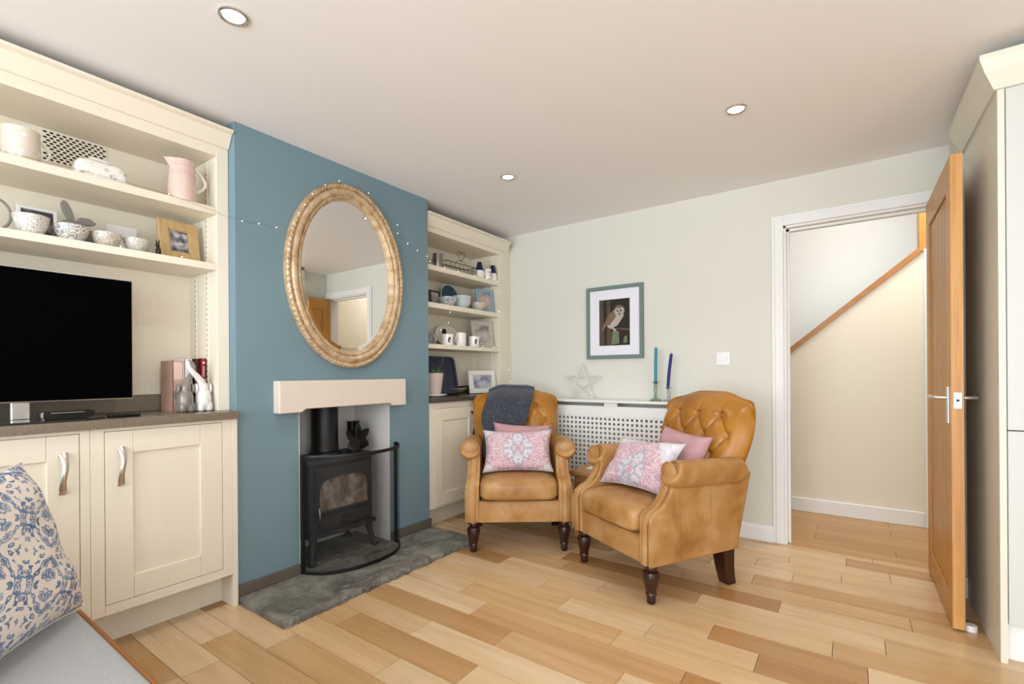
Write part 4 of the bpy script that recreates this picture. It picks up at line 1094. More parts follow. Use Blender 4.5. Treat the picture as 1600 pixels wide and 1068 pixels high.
def build_chair(label, loc, rotz):
    t = thing('armchair', label, 'armchair', loc, rotz, 'tan leather armchairs')
    bm = BM(); cub(bm, -.245, .245, -.036, .50, .185, .315, .01, 2); cub(bm, -.30, .30, .44, .545, .185, .40, .01, 2)
    part(t, 'seat_rail', bm, 'tan_leather', world=False)
    bm = BM(); superq(bm, (0, 0, 0), (1, 1, 1), .42, .22, 64, 28)
    for v in bm.verts:
        x, y, z = v.co
        cr = .016 * (1 - x * x) * (1 - y * y) if z > 0 else 0
        v.co = (x * .2405, .200 + y * .268 - (.012 * (1 - x * x) if y < -.5 else 0), .378 + z * .068 + cr * 1.4)
    part(t, 'seat_cushion', bm, 'tan_leather', world=False)
    bm = BM(); tube(bm, [(-.24, -.046, .312), (0, -.05, .312), (.24, -.046, .312)], .0035, 6); part(t, 'seat_piping', bm, 'tan_leather', world=False)
    for s in (-1, 1):
        o = link('arm', arm_mesh(s), 'tan_leather', t)
        part(o, 'facing', facing_bm(s), 'tan_leather', world=False)
        part(o, 'facing_piping', piping(s, facing_edge()), 'tan_leather', world=False)
        part(o, 'edge_piping', piping(s, [(.3225, ARMY(z) - .003, z) for z in (.19, .25, .3, .35, .39)], .004), 'tan_leather', world=False)
        for y_ in (.14, .345): part(o, 'panel_seam', piping(s, [(.3255, y_, .19), (.3255, y_, .40), (.3215, y_, .425), (.3205, y_, .55)], .0013), 'tan_piping', world=False)
    bk = part(t, 'backrest', back_bm(), 'tan_leather_back', world=False, ang=70)
    for bx, bz in BTN:
        bm = BM(); superq(bm, (bx, yfront(bz) - .028 * (1 - (bx / .3) ** 2) + .040, bz), (.011, .006, .011), 1, 1, 12, 8); part(bk, 'button', bm, 'tan_leather_back', world=False)
    prof = [(.026, .19), (.030, .180), (.030, .172), (.021, .166), (.021, .160), (.033, .150), (.0365, .132), (.034, .112), (.027, .080), (.021, .054), (.0235, .050), (.0235, .044), (.019, .041), (.0195, .03), (.0185, .006), (.016, 0)]
    for x in (-.278, .278):
        bm = BM(); lathe(bm, [(r_ * 1.13, z_) for r_, z_ in prof], 24, (x, 0, 0)); part(t, 'front_leg', bm, 'dark_wood', world=False)
        bm = BM(); n = 8; secs = []
        for i in range(n + 1):
            s = i / n; h_ = .038 - .010 * s; y = .480 + .030 * s ** 2; z = .19 * (1 - s)
            secs.append([bm.verts.new((x + a * h_, y + b * h_, z)) for a, b in ((-1, -1), (1, -1), (1, 1), (-1, 1))])
        for a, b in zip(secs, secs[1:]):
            for i in range(4): bm.faces.new((a[i], a[(i + 1) % 4], b[(i + 1) % 4], b[i]))
        bm.faces.new(secs[0]); bm.faces.new(secs[-1][::-1]); part(t, 'rear_leg', bm, 'dark_wood', world=False, smooth=False)
    return t
CL = (Vector((.727, 2.42, 0)), R(36.3)); CR = (Vector((1.377, 2.355, 0)), R(-29.2))
chair = build_chair('tan leather button-back armchair with a charcoal throw over its back', CL[0], CL[1])
def copy_tree(o, parent=None):
    c = o.copy(); COL.objects.link(c); c.parent = parent
    for ch in list(o.children): copy_tree(ch, c)
    return c
c2 = copy_tree(chair); c2.location = CR[0]; c2.rotation_euler = (0, 0, CR[1]); c2['label'] = 'tan leather button-back armchair without a throw, nearest the doorway'

def on(ch, x, y, z): return ch[0] + Matrix.Rotation(ch[1], 3, 'Z') @ Vector((x, y, z))
def pillow_mesh(name, hx, hz, th, pinch=.07, n=36, sag=0.0, seed=0):
    bm = BM(); uvl = bm.loops.layers.uv.new('UVMap'); rg = random.Random(seed); ph = [rg.uniform(0, 6) for _ in range(6)]
    def pt(u, v, s):
        x = hx * u * (1 - pinch * (1 - v * v) * abs(u)); z = hz * v * (1 - pinch * 1.2 * (1 - u * u) * abs(v))
        e = max(0.0, (1 - u ** 4) * (1 - v ** 4)) ** .55
        wr = .006 * math.sin(7 * u + 5 * v + ph[0]) * (u * u + v * v) + .004 * math.sin(11 * v - 6 * u + ph[1]) * abs(u)
        ear = 1 + .04 * (abs(u) * abs(v)) ** 4
        return (x * ear, s * (th * e) + wr * e + sag * (u * u), z * ear)
    VF = {}; VB = {}
    for i in range(n + 1):
        for j in range(n + 1):
            u, v = -1 + 2 * i / n, -1 + 2 * j / n
            VF[i, j] = bm.verts.new(pt(u, v, -1))
            VB[i, j] = VF[i, j] if i in (0, n) or j in (0, n) else bm.verts.new(pt(u, v, 1))
    for i in range(n):
        for j in range(n):
            for V_, fl in ((VF, 0), (VB, 1)):
                ids = [(i, j), (i + 1, j), (i + 1, j + 1), (i, j + 1)]
                if fl: ids = ids[::-1]
                f = bm.faces.new([V_[q] for q in ids])
                for lp, q in zip(f.loops, ids): lp[uvl].uv = (q[0] / n, q[1] / n)
    me = bpy.data.meshes.new(name); bm.to_mesh(me)
    bm.free()
    me.polygons.foreach_set('use_smooth', [True] * len(me.polygons))
    return me
def rim(hx, hz, pinch, r, sag=0.0):
    bm = BM(); n = 36; pts = []
    def P_(u, v):
        x = hx * u * (1 - pinch * (1 - v * v) * abs(u)); z = hz * v * (1 - pinch * 1.2 * (1 - u * u) * abs(v)); ear = 1 + .04 * (abs(u) * abs(v)) ** 4
        return (x * ear, sag * u * u, z * ear)
    for i in range(n): pts.append(P_(-1 + 2 * i / n, -1))
    for i in range(n): pts.append(P_(1, -1 + 2 * i / n))
    for i in range(n): pts.append(P_(1 - 2 * i / n, 1))
    for i in range(n): pts.append(P_(-1, 1 - 2 * i / n))
    tube(bm, pts, r, 5, closed=True); return finish(bm, 'seam')
def cushion(label, loc, rot, hx, hz, th, mat, seed=0, pinch=.07, sag=0.0):
    t = tag(link('cushion', pillow_mesh('cushion', hx, hz, th, pinch, seed=seed, sag=sag), mat), label, 'cushion')
    t.location = loc; t.rotation_euler = rot
    s = link('seam', rim(hx, hz, pinch, .0025, sag), mat, t)
    return t
cushion('faded rose and slate medallion-print cushion on the throw-draped armchair', on(CL, .0, .150, .590), (R(-24), 0, CL[1]), .215, .133, .066, 'rug_print', 1)
cushion('plain dusty pink cushion on the throw-draped armchair', on(CL, .035, .312, .608), (R(-22), R(3), CL[1]), .192, .138, .055, 'pink_weave', 2)
cushion('faded rose and grey print cushion slouched on the armchair without a throw', on(CR, -.008, .188, .594), (R(-38), R(-2), CR[1] + R(4)), .222, .146, .062, 'rug_print_large', 3)
cushion('plain dusty pink cushion on the armchair without a throw', on(CR, .062, .398, .640), (R(-22), R(4), CR[1] + R(-3)), .176, .128, .055, 'pink_weave', 4)

# charcoal throw over the back of one chair
def throw_bm():
    bm = BM(); nu, nv = 40, 90; rows = []
    # path up the rear, over the top, down the front
    def path(s, x):
        zt = ztop(max(-.26, min(.26, x)))
        rear, over = .28, .12
        d = s * .86
        if d < rear: z = zt + .004 - (rear - d); return (yrear(z) + .012, z)
        if d < rear + over:
            a = (d - rear) / over * PI; yr, yf = yrear(zt) + .012, yfront(zt) + .026
            c = (yr + yf) / 2; w = (yr - yf) / 2
            return (c + w * math.cos(a), zt + .006 + .022 * math.sin(a))
        e = d - rear - over; z = zt + .006 - e * .97; yb = yfront(z) - .056 + .08 * max(0, 1 - e / .09) ** 2 - .03 * smooth01(.22, .46, e)
        return (yb, z)
    for j in range(nv + 1):
        s = j / nv; row = []
        d = s * .86; e = max(0, d - .40)
        sh = -.46 * e * (1 if e < .46 else 1)
        for i in range(nu + 1):
            u = i / nu
            x0 = -.21 + .365 * u
            w_ = 1 - .25 * smooth01(.2, .46, e)
            x = (x0 + .02) * w_ - .02 + sh * .62 + .010 * math.sin(9 * u + 4 * s)
            x += (max(x, -.228 + .05 * u) - x) * smooth01(.12, .30, e)
            y, z = path(s, x0 if e < .1 else max(-.2, x))
            fold = .007 * math.sin(15 * u + 3 * s) * smooth01(.02, .2, e) + .006 * math.sin(26 * u - 5 * s) * smooth01(.15, .4, e)
            row.append(bm.verts.new((x, y - fold, z + .004 * math.sin(5 * u + 1))))
        rows.append(row)
    for a, b in zip(rows, rows[1:]):
        for i in range(nu): bm.faces.new((a[i], a[i + 1], b[i + 1], b[i]))
    bmesh.ops.recalc_face_normals(bm, faces=bm.faces[:])
    bmesh.ops.solidify(bm, geom=bm.faces[:], thickness=.007)
    return bm
th = link('throw_blanket', finish(throw_bm(), 'throw_blanket', True, 60), 'charcoal_wool')
tag(th, 'charcoal wool throw hanging over the back of the tan armchair', 'blanket'); th.location = CL[0]; th.rotation_euler = (0, 0, CL[1])

# ------------------------------------------------------------------ grey sofa and indigo cushion
t = thing('sofa', 'grey cloth sofa with tan piping along its seat edge', 'sofa', (1.1, 0, 0))
bm = BM(); superq(bm, (0, 0, 0), (1, 1, 1), .16, .12, 72, 24)
for v in bm.verts: v.co = (.96 + v.co.x * .60, .0 + v.co.y * .385, .385 + v.co.z * .065)
part(t, 'seat_cushion', bm, 'grey_cloth')
bm = BM(); tube(bm, [(.37, .384, .434), (.40, .388, .434), (.9, .389, .434), (1.5, .388, .434), (1.55, .38, .434)], .0065, 8); part(t, 'piping', bm, 'tan_piping')
bm = BM(); cub(bm, .37, 1.55, -.42, .372, .12, .322, .012, 2); part(t, 'base', bm, 'grey_cloth')
bm = BM(); superq(bm, (.965, -.5, .50), (.60, .11, .33), .25, .25, 40, 20); part(t, 'backrest', bm, 'grey_cloth')
bm = BM(); superq(bm, (.30, -.12, .36), (.075, .47, .24), .25, .25, 32, 16); part(t, 'arm', bm, 'grey_cloth')
for x in (.42, 1.5):
    for y in (-.36, .32):
        bm = BM(); lathe(bm, [(.018, 0), (.026, .122)], 14, (x, y, 0)); part(t, 'leg', bm, 'dark_wood')
# cushion frame: e1 along its bottom edge, e2 up its side
A_ = Vector((.675, .375, .462)); e1 = Vector((.21, -.18, 0)).normalized(); nrm = Vector((.63, .70, .32)).normalized(); e2 = nrm.cross(e1).normalized()
if e2.z < 0: e2 = -e2
cu = tag(link('cushion', pillow_mesh('cushion', .25, .205, .075, .05, seed=9), 'indigo_print'), 'large indigo and off-white patterned cushion on the grey sofa', 'cushion')
ctr = A_ + e1 * .24 + e2 * .205
xax = -e1; yax = -nrm; zax = e2
if xax.cross(yax).dot(zax) < 0: xax = e1
cu.matrix_world = Matrix(((xax.x, yax.x, zax.x, ctr.x), (xax.y, yax.y, zax.y, ctr.y), (xax.z, yax.z, zax.z, ctr.z), (0, 0, 0, 1)))
s = link('seam', rim(.25, .205, .05, .003), 'indigo_print', cu)

# ------------------------------------------------------------------ television and worktop things
t = thing('television', 'flat television with black screen and silver bezel on the stone worktop', 'television', (-.15, .285, .92))
ty0, ty1, tz0, tz1 = -.165, .742, .99, 1.497
bm = BM(); cub(bm, -.175, -.131, ty0, ty1, tz0, tz1, .006, 2); part(t, 'casing', bm, 'silver', smooth=False)
bm = BM(); cub(bm, -.1315, -.1285, ty0 + .004, ty1 - .004, tz0 + .006, tz1 - .004, .001); part(t, 'bezel', bm, 'screen_black', smooth=False)
bm = BM(); cub(bm, -.129, -.1278, ty0 + .012, ty1 - .012, tz0 + .016, tz1 - .012); part(t, 'screen', bm, 'screen_black', smooth=False)
bm = BM(); cub(bm, -.165, -.142, .135, .19, .925, .995, .004); part(t, 'stand_neck', bm, 'silver', smooth=False)
bm = BM(); cub(bm, -.165, -.142, .375, .428, .925, .995, .004); part(t, 'stand_neck', bm, 'silver', smooth=False)
bm = BM(); prism(bm, [(-.30, -.05), (-.02, -.05), (.028, .02), (.028, .55), (-.02, .62), (-.30, .62)], 'z', .9203, .9275); part(t, 'stand_base', bm, 'dark_glass', smooth=False, label='dark glass stand base')
t = thing('set_top_box', 'low curved glossy black set-top box in front of the television', 'box', (-.075, .515, .9278))
bm = BM()
prism(bm, [(.44, .9278), (.565, .9278), (.585, .936), (.59, .950), (.575, .960), (.54, .955), (.44, .956)], 'x', -.118, -.02); bmesh.ops.bevel(bm, geom=bm.edges[:], offset=.003, segments=2, affect='EDGES'); part(t, 'case', bm, 'gloss_black')
bm = BM(); cub(bm, -.0195, -.0185, .46, .555, .951, .953); part(t, 'status_strip', bm, 'silver', smooth=False)
t = thing('remote_control', 'slim black remote control lying beside the set-top box', 'remote', (-.04, .66, .92))
bm = BM(); cub(bm, -.062, -.02, .632, .735, .9203, .934, .004, 2); part(t, 'case', bm, 'gloss_black')
for i in range(6):
    for j in range(2):
        bm = BM(); cub(bm, -.054 + .016 * j, -.044 + .016 * j, .642 + .014 * i, .650 + .014 * i, .9335, .9350); part(t, 'button', bm, 'ink_black', smooth=False)

def book(label, y0, y1, h, mat, d=.19, X=-.15, tilt=0.0, extra=None):
    z0 = .9203; t = thing('book', label, 'book', (X - d / 2, (y0 + y1) / 2, z0), 0, 'cookbooks beside the television')
    bm = BM(); cub(bm, X - d, X, y0, y0 + .003, z0, z0 + h); cub(bm, X - d, X, y1 - .003, y1, z0, z0 + h); cub(bm, X - .003, X, y0, y1, z0, z0 + h); part(t, 'cover', bm, mat, smooth=False)
    bm = BM(); cub(bm, X - d + .004, X - .003, y0 + .003, y1 - .003, z0 + .004, z0 + h - .004); part(t, 'pages', bm, 'page_edge', smooth=False)
    return t
bp = book('tall pink-brown cookbook with a pictured cover', .905, .947, .238, 'book_pink', .14, -.175)
book('tall white cookbook beside the pink-brown one', .948, .985, .246, 'book_white', .16, -.165)
book('dark red-brown cookbook between white and red ones', .986, 1.012, .247, 'book_dark', .16, -.165)
br = book('bright red cookbook with white spine lettering', 1.0125, 1.0385, .250, 'book_red', .17, -.155)
def text(body, size, loc, rot, mat, parent, ext=.0004, align='CENTER'):
    cu_ = bpy.data.curves.new('lettering', 'FONT'); cu_.body = body; cu_.size = size; cu_.extrude = ext; cu_.align_x = align; cu_.align_y = 'CENTER'
    o = bpy.data.objects.new('lettering', cu_); COL.objects.link(o)
    dg = bpy.context.evaluated_depsgraph_get(); me = bpy.data.meshes.new_from_object(o.evaluated_get(dg)); bpy.data.objects.remove(o)
    o = link('lettering', me, mat, parent); o.location = Vector(loc) - root_of(parent).location; o.rotation_euler = rot
    return o
bm = BM(); n = 5
star = []
for i in range(10):
    r_ = .0075 if i % 2 == 0 else .0032; a = PI / 2 + PI * i / 5; star.append((1.027 + r_ * math.cos(a), 1.150 + r_ * math.sin(a)))
prism(bm, star, 'x', -.1552, -.1544); part(br, 'spine_star', bm, 'ink_white', smooth=False)
text('FINNALE', .0125, (-.1546, 1.027, 1.108), (R(90), R(-90), R(90)), 'ink_white', br)
bm = BM()
for a in range(2):
    tube(bm, [(-.1548, 1.027 + .009 * math.cos(2 * PI * i / 16), 1.064 - .017 * a + .0075 * math.sin(2 * PI * i / 16)) for i in range(16)], .0016, 5, closed=True)
part(br, 'spine_swirl', bm, 'ink_white')
bm = BM(); prism(bm, ell(24, .0155, .03, (.924, .998)), 'x', -.1752, -.1742); part(bp, 'cover_picture', bm, 'grey_wood', smooth=False)
bm = BM(); prism(bm, [(.908, 1.07), (.945, 1.07), (.945, 1.150), (.908, 1.150)], 'x', -.1752, -.1744); part(bp, 'cover_panel', bm, 'pink_glaze', smooth=False)

def elephant(label, y, s, mat):
    """stylised seated elephant seen from behind; trunk reaches towards the partner; s=+1 leans to +y"""
    t = thing('elephant_figurine', label, 'figurine', (-.10, y, .92), 0, 'pair of elephant figurines with touching trunks')
    X = -.10; bm = BM()
    superq(bm, (X, y, .974), (.032, .0325, .0525), .8, .95, 28, 20)
    superq(bm, (X, y + s * .002, 1.030), (.023, .0215, .030), .95, 1, 24, 16)
    for k in (-1, 1):
        superq(bm, (X + .014, y + k * .0165, .9425), (.018, .0155, .022), .6, .9, 18, 12); superq(bm, (X - .016, y + k * .018, .9425), (.019, .015, .022), .6, .9, 18, 12)
    if s > 0: tp = [(.004, 1.04), (.014, 1.066), (.030, 1.090), (.041, 1.112), (.043, 1.132), (.034, 1.150), (.022, 1.160)]; rr_ = [.018, .015, .012, .0105, .0095, .008, .006]; xo = -.020
    else: tp = [(-.002, 1.036), (-.012, 1.060), (-.030, 1.084), (-.050, 1.104), (-.064, 1.122), (-.069, 1.140), (-.066, 1.154)]; rr_ = [.018, .016, .0135, .0115, .010, .008, .006]; xo = .014
    tube(bm, [(X + xo * min(1, k / 3), y + a, b) for k, (a, b) in enumerate(tp)], rr_, 14)
    part(t, 'body', bm, mat)
    o = t.children[0]; b2 = BM(); b2.from_mesh(o.data); me = remesh(b2, .003, 2); me.materials.append(MATS[mat]); o.data = me
    for k in (-1, 1):
        bm = BM(); superq(bm, (X - .004, y + k * .029, 1.028), (.018, .007, .024), .9, 1, 18, 12); part(t, 'ear', bm, mat)
    bm = BM(); tube(bm, [(X + .034, y, .975), (X + .038, y + .002, .96), (X + .036, y + .003, .945)], .002, 6); part(t, 'tail', bm, mat)
elephant('glossy grey ceramic elephant figurine before the cookbooks', .928, .72, 'grey_glaze')
elephant('white ceramic elephant figurine before the cookbooks', 1.003, -.95, 'white_glaze')

# ------------------------------------------------------------------ crockery builders
def handle_pts(x, y, z0, z1, out, side=1, n=12):
    return [(x, y + side * out * math.sin(PI * i / n) ** .8, z1 + (z0 - z1) * i / n) for i in range(n + 1)]
def mug(name, label, x, y, z, r, h, mat, side=1, cat='mug', group=None, hmat=None, prof=None):
    t = thing(name, label, cat, (x, y, z), 0, group); bm = BM()
    p = prof or [(0, 0), (r * .88, 0), (r * .96, .006), (r, h * .4), (r, h), (r - .004, h), (r - .005, .008), (0, .008)]
    lathe(bm, p, 32, (x, y, z + .0003), cap=False); part(t, 'body', bm, mat)
    bm = BM(); tube(bm, handle_pts(x, y + side * (r - .003), z + h * .18, z + h * .82, r * .55, side), .0048, 8, up=(1, 0, 0)); part(t, 'handle', bm, hmat or mat)
    return t
def bowl(label, x, y, z, r, h, mat, group, inner='white_glaze'):
    t = thing('bowl', label, 'bowl', (x, y, z), 0, group)
    bm = BM(); lathe(bm, [(0, 0), (r * .5, 0), (r * .52, .004), (r * .62, .006), (r * .86, h * .45), (r * .97, h * .8), (r, h)], 36, (x, y, z + .0003), cap=False); part(t, 'outside', bm, mat)
    bm = BM(); lathe(bm, [(r, h), (r - .003, h), (r * .92, h * .75), (r * .8, h * .42), (r * .5, .010), (0, .008)], 36, (x, y, z + .0003), cap=False); part(t, 'inside', bm, inner)
    return t
def frame(name, label, x, y, z, w, h, bw, mat, pmat, lean=10, rz=0, th=.016, cat='photo frame', mount=0.0, scallop=False):
    """standing photo frame facing +x, bottom centre at (x,y,z)"""
    t = thing(name, label, cat, (x, y, z + (.0075 if scallop else .0045)), 0)
    M_ = Matrix.Rotation(R(rz), 4, 'Z') @ Matrix.Rotation(R(-lean), 4, 'Y')
    def put(bm, nm, m, sm=False, par=None):
        bmesh.ops.transform(bm, matrix=M_, verts=bm.verts[:]); return part(par or t, nm, bm, m, world=False, smooth=sm)
    bm = BM()
    for a, b in ((-w / 2, -w / 2 + bw), (w / 2 - bw, w / 2)): cub(bm, -th, 0, a, b, 0, h, .002)
    for a, b in ((0, bw), (h - bw, h)): cub(bm, -th, 0, -w / 2 + bw - .001, w / 2 - bw + .001, a, b, .002)
    if scallop:
        for i in range(int(w / .018)):
            yy = -w / 2 + .012 + i * .018
            for zz in (.006, h - .006): superq(bm, (-.004, yy, zz), (.006, .009, .009), 1, 1, 10, 6)
        for i in range(int(h / .018)):
            zz = .012 + i * .018
            for yy in (-w / 2 + .006, w / 2 - .006): superq(bm, (-.004, yy, zz), (.006, .009, .009), 1, 1, 10, 6)
    put(bm, 'surround', mat)
    bm = BM(); cub(bm, -th + .002, -.007, -w / 2 + bw - .002, w / 2 - bw + .002, bw - .002, h - bw + .002); put(bm, 'photograph', pmat)
    if mount:
        bm = BM(); m_ = mount
        for a, b in ((-w / 2 + bw, -w / 2 + bw + m_), (w / 2 - bw - m_, w / 2 - bw)): cub(bm, -.0072, -.004, a, b, bw, h - bw)
        for a, b in ((bw, bw + m_), (h - bw - m_, h - bw)): cub(bm, -.0072, -.004, -w / 2 + bw, w / 2 - bw, a, b)
        put(bm, 'inner_border', mat)
    bm = BM()
    zz = h * .6; L_ = zz * math.sin(R(lean)); base = zz * .55
    M0 = Matrix.Rotation(R(rz), 4, 'Z')
    px, pz = -math.sin(R(lean)) * zz - th, math.cos(R(lean)) * zz
    tube(bm, [(px, 0, pz), (px - .03, 0, 0.001)], .004, 6, flat=.015, up=(1, 0, 0)); bmesh.ops.transform(bm, matrix=M0, verts=bm.verts[:]); part(t, 'strut', bm, 'shadow_gap', world=False)
    return t

# ------------------------------------------------------------------ left shelves
ZA, ZB = 1.883, 1.617
mug('large_mug', 'large cream mug with raised white flowers on the top shelf', -.14, .405, ZA, .054, .125, 'mug_relief')
# pierced vent on the back panel
t = thing('vent_grille', 'cream wall vent pierced with rows of dark oval holes', 'vent', (XB + .008, .61, 1.99))
bm = BM(); cub(bm, XB + .0085, XB + .0105, .50, .715, 1.99, 2.118); part(t, 'plate', bm, 'cream_paint', smooth=False)
hb_ = BM(); prism(hb_, ell(12, .0068, .0042), 'x', 0, .0008); HOLE = finish(hb_, 'hole', False); HOLE.materials.append(MATS['shadow_gap'])
for j in range(11):
    for i in range(10):
        o = bpy.data.objects.new('hole', HOLE); COL.objects.link(o); o.parent = t
        o.location = (.0022, -.61 + .5105 + .0205 * i + (.01 if j % 2 else 0), .009 + .0113 * j)
# butter dish
t = thing('butter_dish', 'white covered butter dish printed with wild flowers on the top shelf', 'butter dish', (-.14, .64, ZA))
bm = BM(); superq(bm, (-.14, .645, ZA + .0072), (.062, .112, .006), .6, .35, 40, 10); part(t, 'plate', bm, 'white_glaze')
bm = BM(); superq(bm, (-.14, .635, ZA + .010), (.045, .085, .075), .5, .3, 48, 24)
for v in bm.verts[:]:
    if v.co.z < ZA + .010: v.co.z = ZA + .010
lid = part(t, 'lid', bm, 'floral_glaze')
bm = BM(); tube(bm, [(-.14, .60, ZA + .082), (-.14, .61, ZA + .096), (-.14, .66, ZA + .096), (-.14, .67, ZA + .082)], .006, 8); part(lid, 'knob', bm, 'white_glaze')
# little stack of rush coasters
for i in range(4):
    bm = BM(); lathe(bm, [(0, 0), (.044, 0), (.046, .005), (.044, .009), (0, .009)], 24, (-.22, .895, ZA + .0003 + .0098 * i), cap=False)
    single('coaster', bm, 'frame_oak', 'round straw coaster, %s of the stack beside the pink jug' % ('lowest', 'second from the bottom', 'second from the top', 'topmost')[i], 'coaster', (-.22, .895, ZA + .0003 + .0098 * i), 'stack of coasters')
# pink jug
t = thing('jug', 'pale pink glazed jug with raised pattern on the top shelf', 'jug', (-.11, .925, ZA)); x, y, z = -.11, .925, ZA + .0003
bm = BM(); lathe(bm, [(0, 0), (.056, 0), (.058, .01), (.055, .08), (.049, .15), (.049, .185), (.046, .185), (.046, .15), (.05, .08), (.05, .01), (0, .01)], 40, (x, y, z), cap=False)
for v in bm.verts:
    if v.co.z > z + .15 and v.co.y < y - .03: v.co.y -= .024 * ((v.co.z - z - .15) / .035) * max(0, 1 - abs(v.co.x - x) / .03)
b_ = part(t, 'body', bm, 'pink_glaze')
bm = BM(); tube(bm, handle_pts(x, y + .046, z + .055, z + .165, .05, 1), .0065, 10, up=(1, 0, 0)); part(t, 'handle', bm, 'white_glaze')
for zz, rr_ in ((.172, .0495), (.158, .0497), (.128, .0515), (.118, .0525)):
    bm = BM()
    for i in range(26):
        a = -PI / 2 + PI * i / 25; bmesh.ops.create_icosphere(bm, subdivisions=1, radius=.0022, matrix=Matrix.Translation((x + rr_ * math.cos(a), y + rr_ * math.sin(a), z + zz)))
    part(b_, 'bead_row', bm, 'pink_glaze')
# second shelf
bm = BM(); tube(bm, [(-.13, .335 + .042 * math.cos(a), ZB + .062 + .056 * math.sin(a)) for a in [2 * PI * i / 28 for i in range(28)]], .0045, 8, closed=True, flat=.007)
t = thing('loop_ornament', 'grey-green loop-shaped ornament at the end of the shelf', 'ornament', (-.13, .335, ZB)); part(t, 'loop', bm, 'grey_wood')
bm = BM(); cub(bm, -.16, -.10, .305, .365, ZB + .0003, ZB + .009, .002); part(t, 'foot', bm, 'grey_wood')
frame('photo_card', 'white-bordered dark photograph card behind the scale-patterned bowl', -.235, .470, ZB, .118, .142, .012, 'paper_white', 'photo_dark', 8, th=.012, cat='photo')
bowl('scale-patterned grey bowl in front of the photograph card', -.115, .428, ZB, .052, .072, 'bowl_scales', 'patterned bowls beside the oak frame')
bowl('medallion-patterned bowl in front of the wooden hare', -.115, .541, ZB, .056, .062, 'bowl_medallion', 'patterned bowls beside the oak frame')
bowl('fine lattice-patterned bowl beside the white card', -.115, .650, ZB, .051, .058, 'bowl_lattice', 'patterned bowls beside the oak frame')
bowl('small floral-patterned bowl next to the dark hare figurine', -.115, .754, ZB, .050, .056, 'bowl_floral', 'patterned bowls beside the oak frame')
t = thing('hare_ornament', 'grey wooden hare ornament with long ears behind the bowls', 'ornament', (-.2, .56, ZB))
bm = BM()
body = [(.50, 0), (.635, 0), (.635, .03), (.62, .075), (.60, .1), (.565, .108), (.53, .10), (.51, .07)]
prism(bm, [(a, ZB + .0005 + b) for a, b in body], 'x', -.212, -.192); bmesh.ops.bevel(bm, geom=bm.edges[:], offset=.003, segments=1, affect='EDGES'); bo = part(t, 'body', bm, 'grey_wood', smooth=False)
for nm, pl in (('ear', [(.552, .10), (.572, .10), (.562, .145), (.548, .178), (.534, .184), (.526, .168), (.532, .138)]), ('ear', [(.57, .10), (.585, .125), (.615, .128), (.64, .112), (.63, .10), (.60, .095)])):
    bm = BM(); prism(bm, [(a, ZB + b) for a, b in pl], 'x', -.209, -.195); bmesh.ops.bevel(bm, geom=bm.edges[:], offset=.003, segments=1, affect='EDGES'); part(t, nm, bm, 'grey_wood', smooth=False)
t = thing('greeting_card', 'white card with a small sprig drawing behind the bowls', 'card', (-.27, .745, ZB))
bm = BM(); prism(bm, [(.69, ZB + .0005), (.80, ZB + .0005), (.80, ZB + .143), (.69, ZB + .143)], 'x', -.272, -.2705); bmesh.ops.rotate(bm, cent=(-.27, .745, ZB), matrix=Matrix.Rotation(R(-6), 3, 'Y'), verts=bm.verts[:]); part(t, 'sheet', bm, 'paper_white', smooth=False)
bm = BM(); tube(bm, [(-.2795, .755, ZB + .098), (-.2808, .768, ZB + .113), (-.2822, .776, ZB + .126)], .0012, 5)
for a, b in ((.757, .105), (.765, .118), (.776, .127)): bmesh.ops.create_icosphere(bm, subdivisions=1, radius=.004, matrix=Matrix.Translation((-.2785 - .1 * (b - .098), a, ZB + b)) @ Matrix.Diagonal((.3, 1, 1, 1)))
part(t, 'sprig', bm, 'ink_black')
bm = BM(); prism(bm, [(.69, ZB + .0005), (.80, ZB + .0005), (.80, ZB + .143), (.69, ZB + .143)], 'x', -.29, -.2885); bmesh.ops.rotate(bm, cent=(-.29, .745, ZB), matrix=Matrix.Rotation(R(8), 3, 'Y'), verts=bm.verts[:]); part(t, 'sheet', bm, 'paper_white', smooth=False)
t = thing('hare_figurine', 'tiny dark bronze hare figurine beside the oak photo frame', 'figurine', (-.085, .822, ZB)); x, y, z = -.085, .822, ZB + .0003
bm = BM(); superq(bm, (x, y, z + .018), (.011, .010, .018), .9, 1, 16, 12); superq(bm, (x, y - .003, z + .043), (.007, .008, .010), 1, 1, 14, 10); part(t, 'body', bm, 'dark_bronze')
for s in (-1, 1):
    bm = BM(); tube(bm, [(x, y - .003 + s * .003, z + .05), (x, y - .002 + s * .006, z + .066)], [.003, .0018], 6); part(t, 'ear', bm, 'dark_bronze')
frame('framed_photo', 'chunky light oak photo frame on the television alcove shelf', -.145, .935, ZB, .168, .192, .04, 'frame_oak', 'photo_grey', 10, 6, .022, mount=.006)

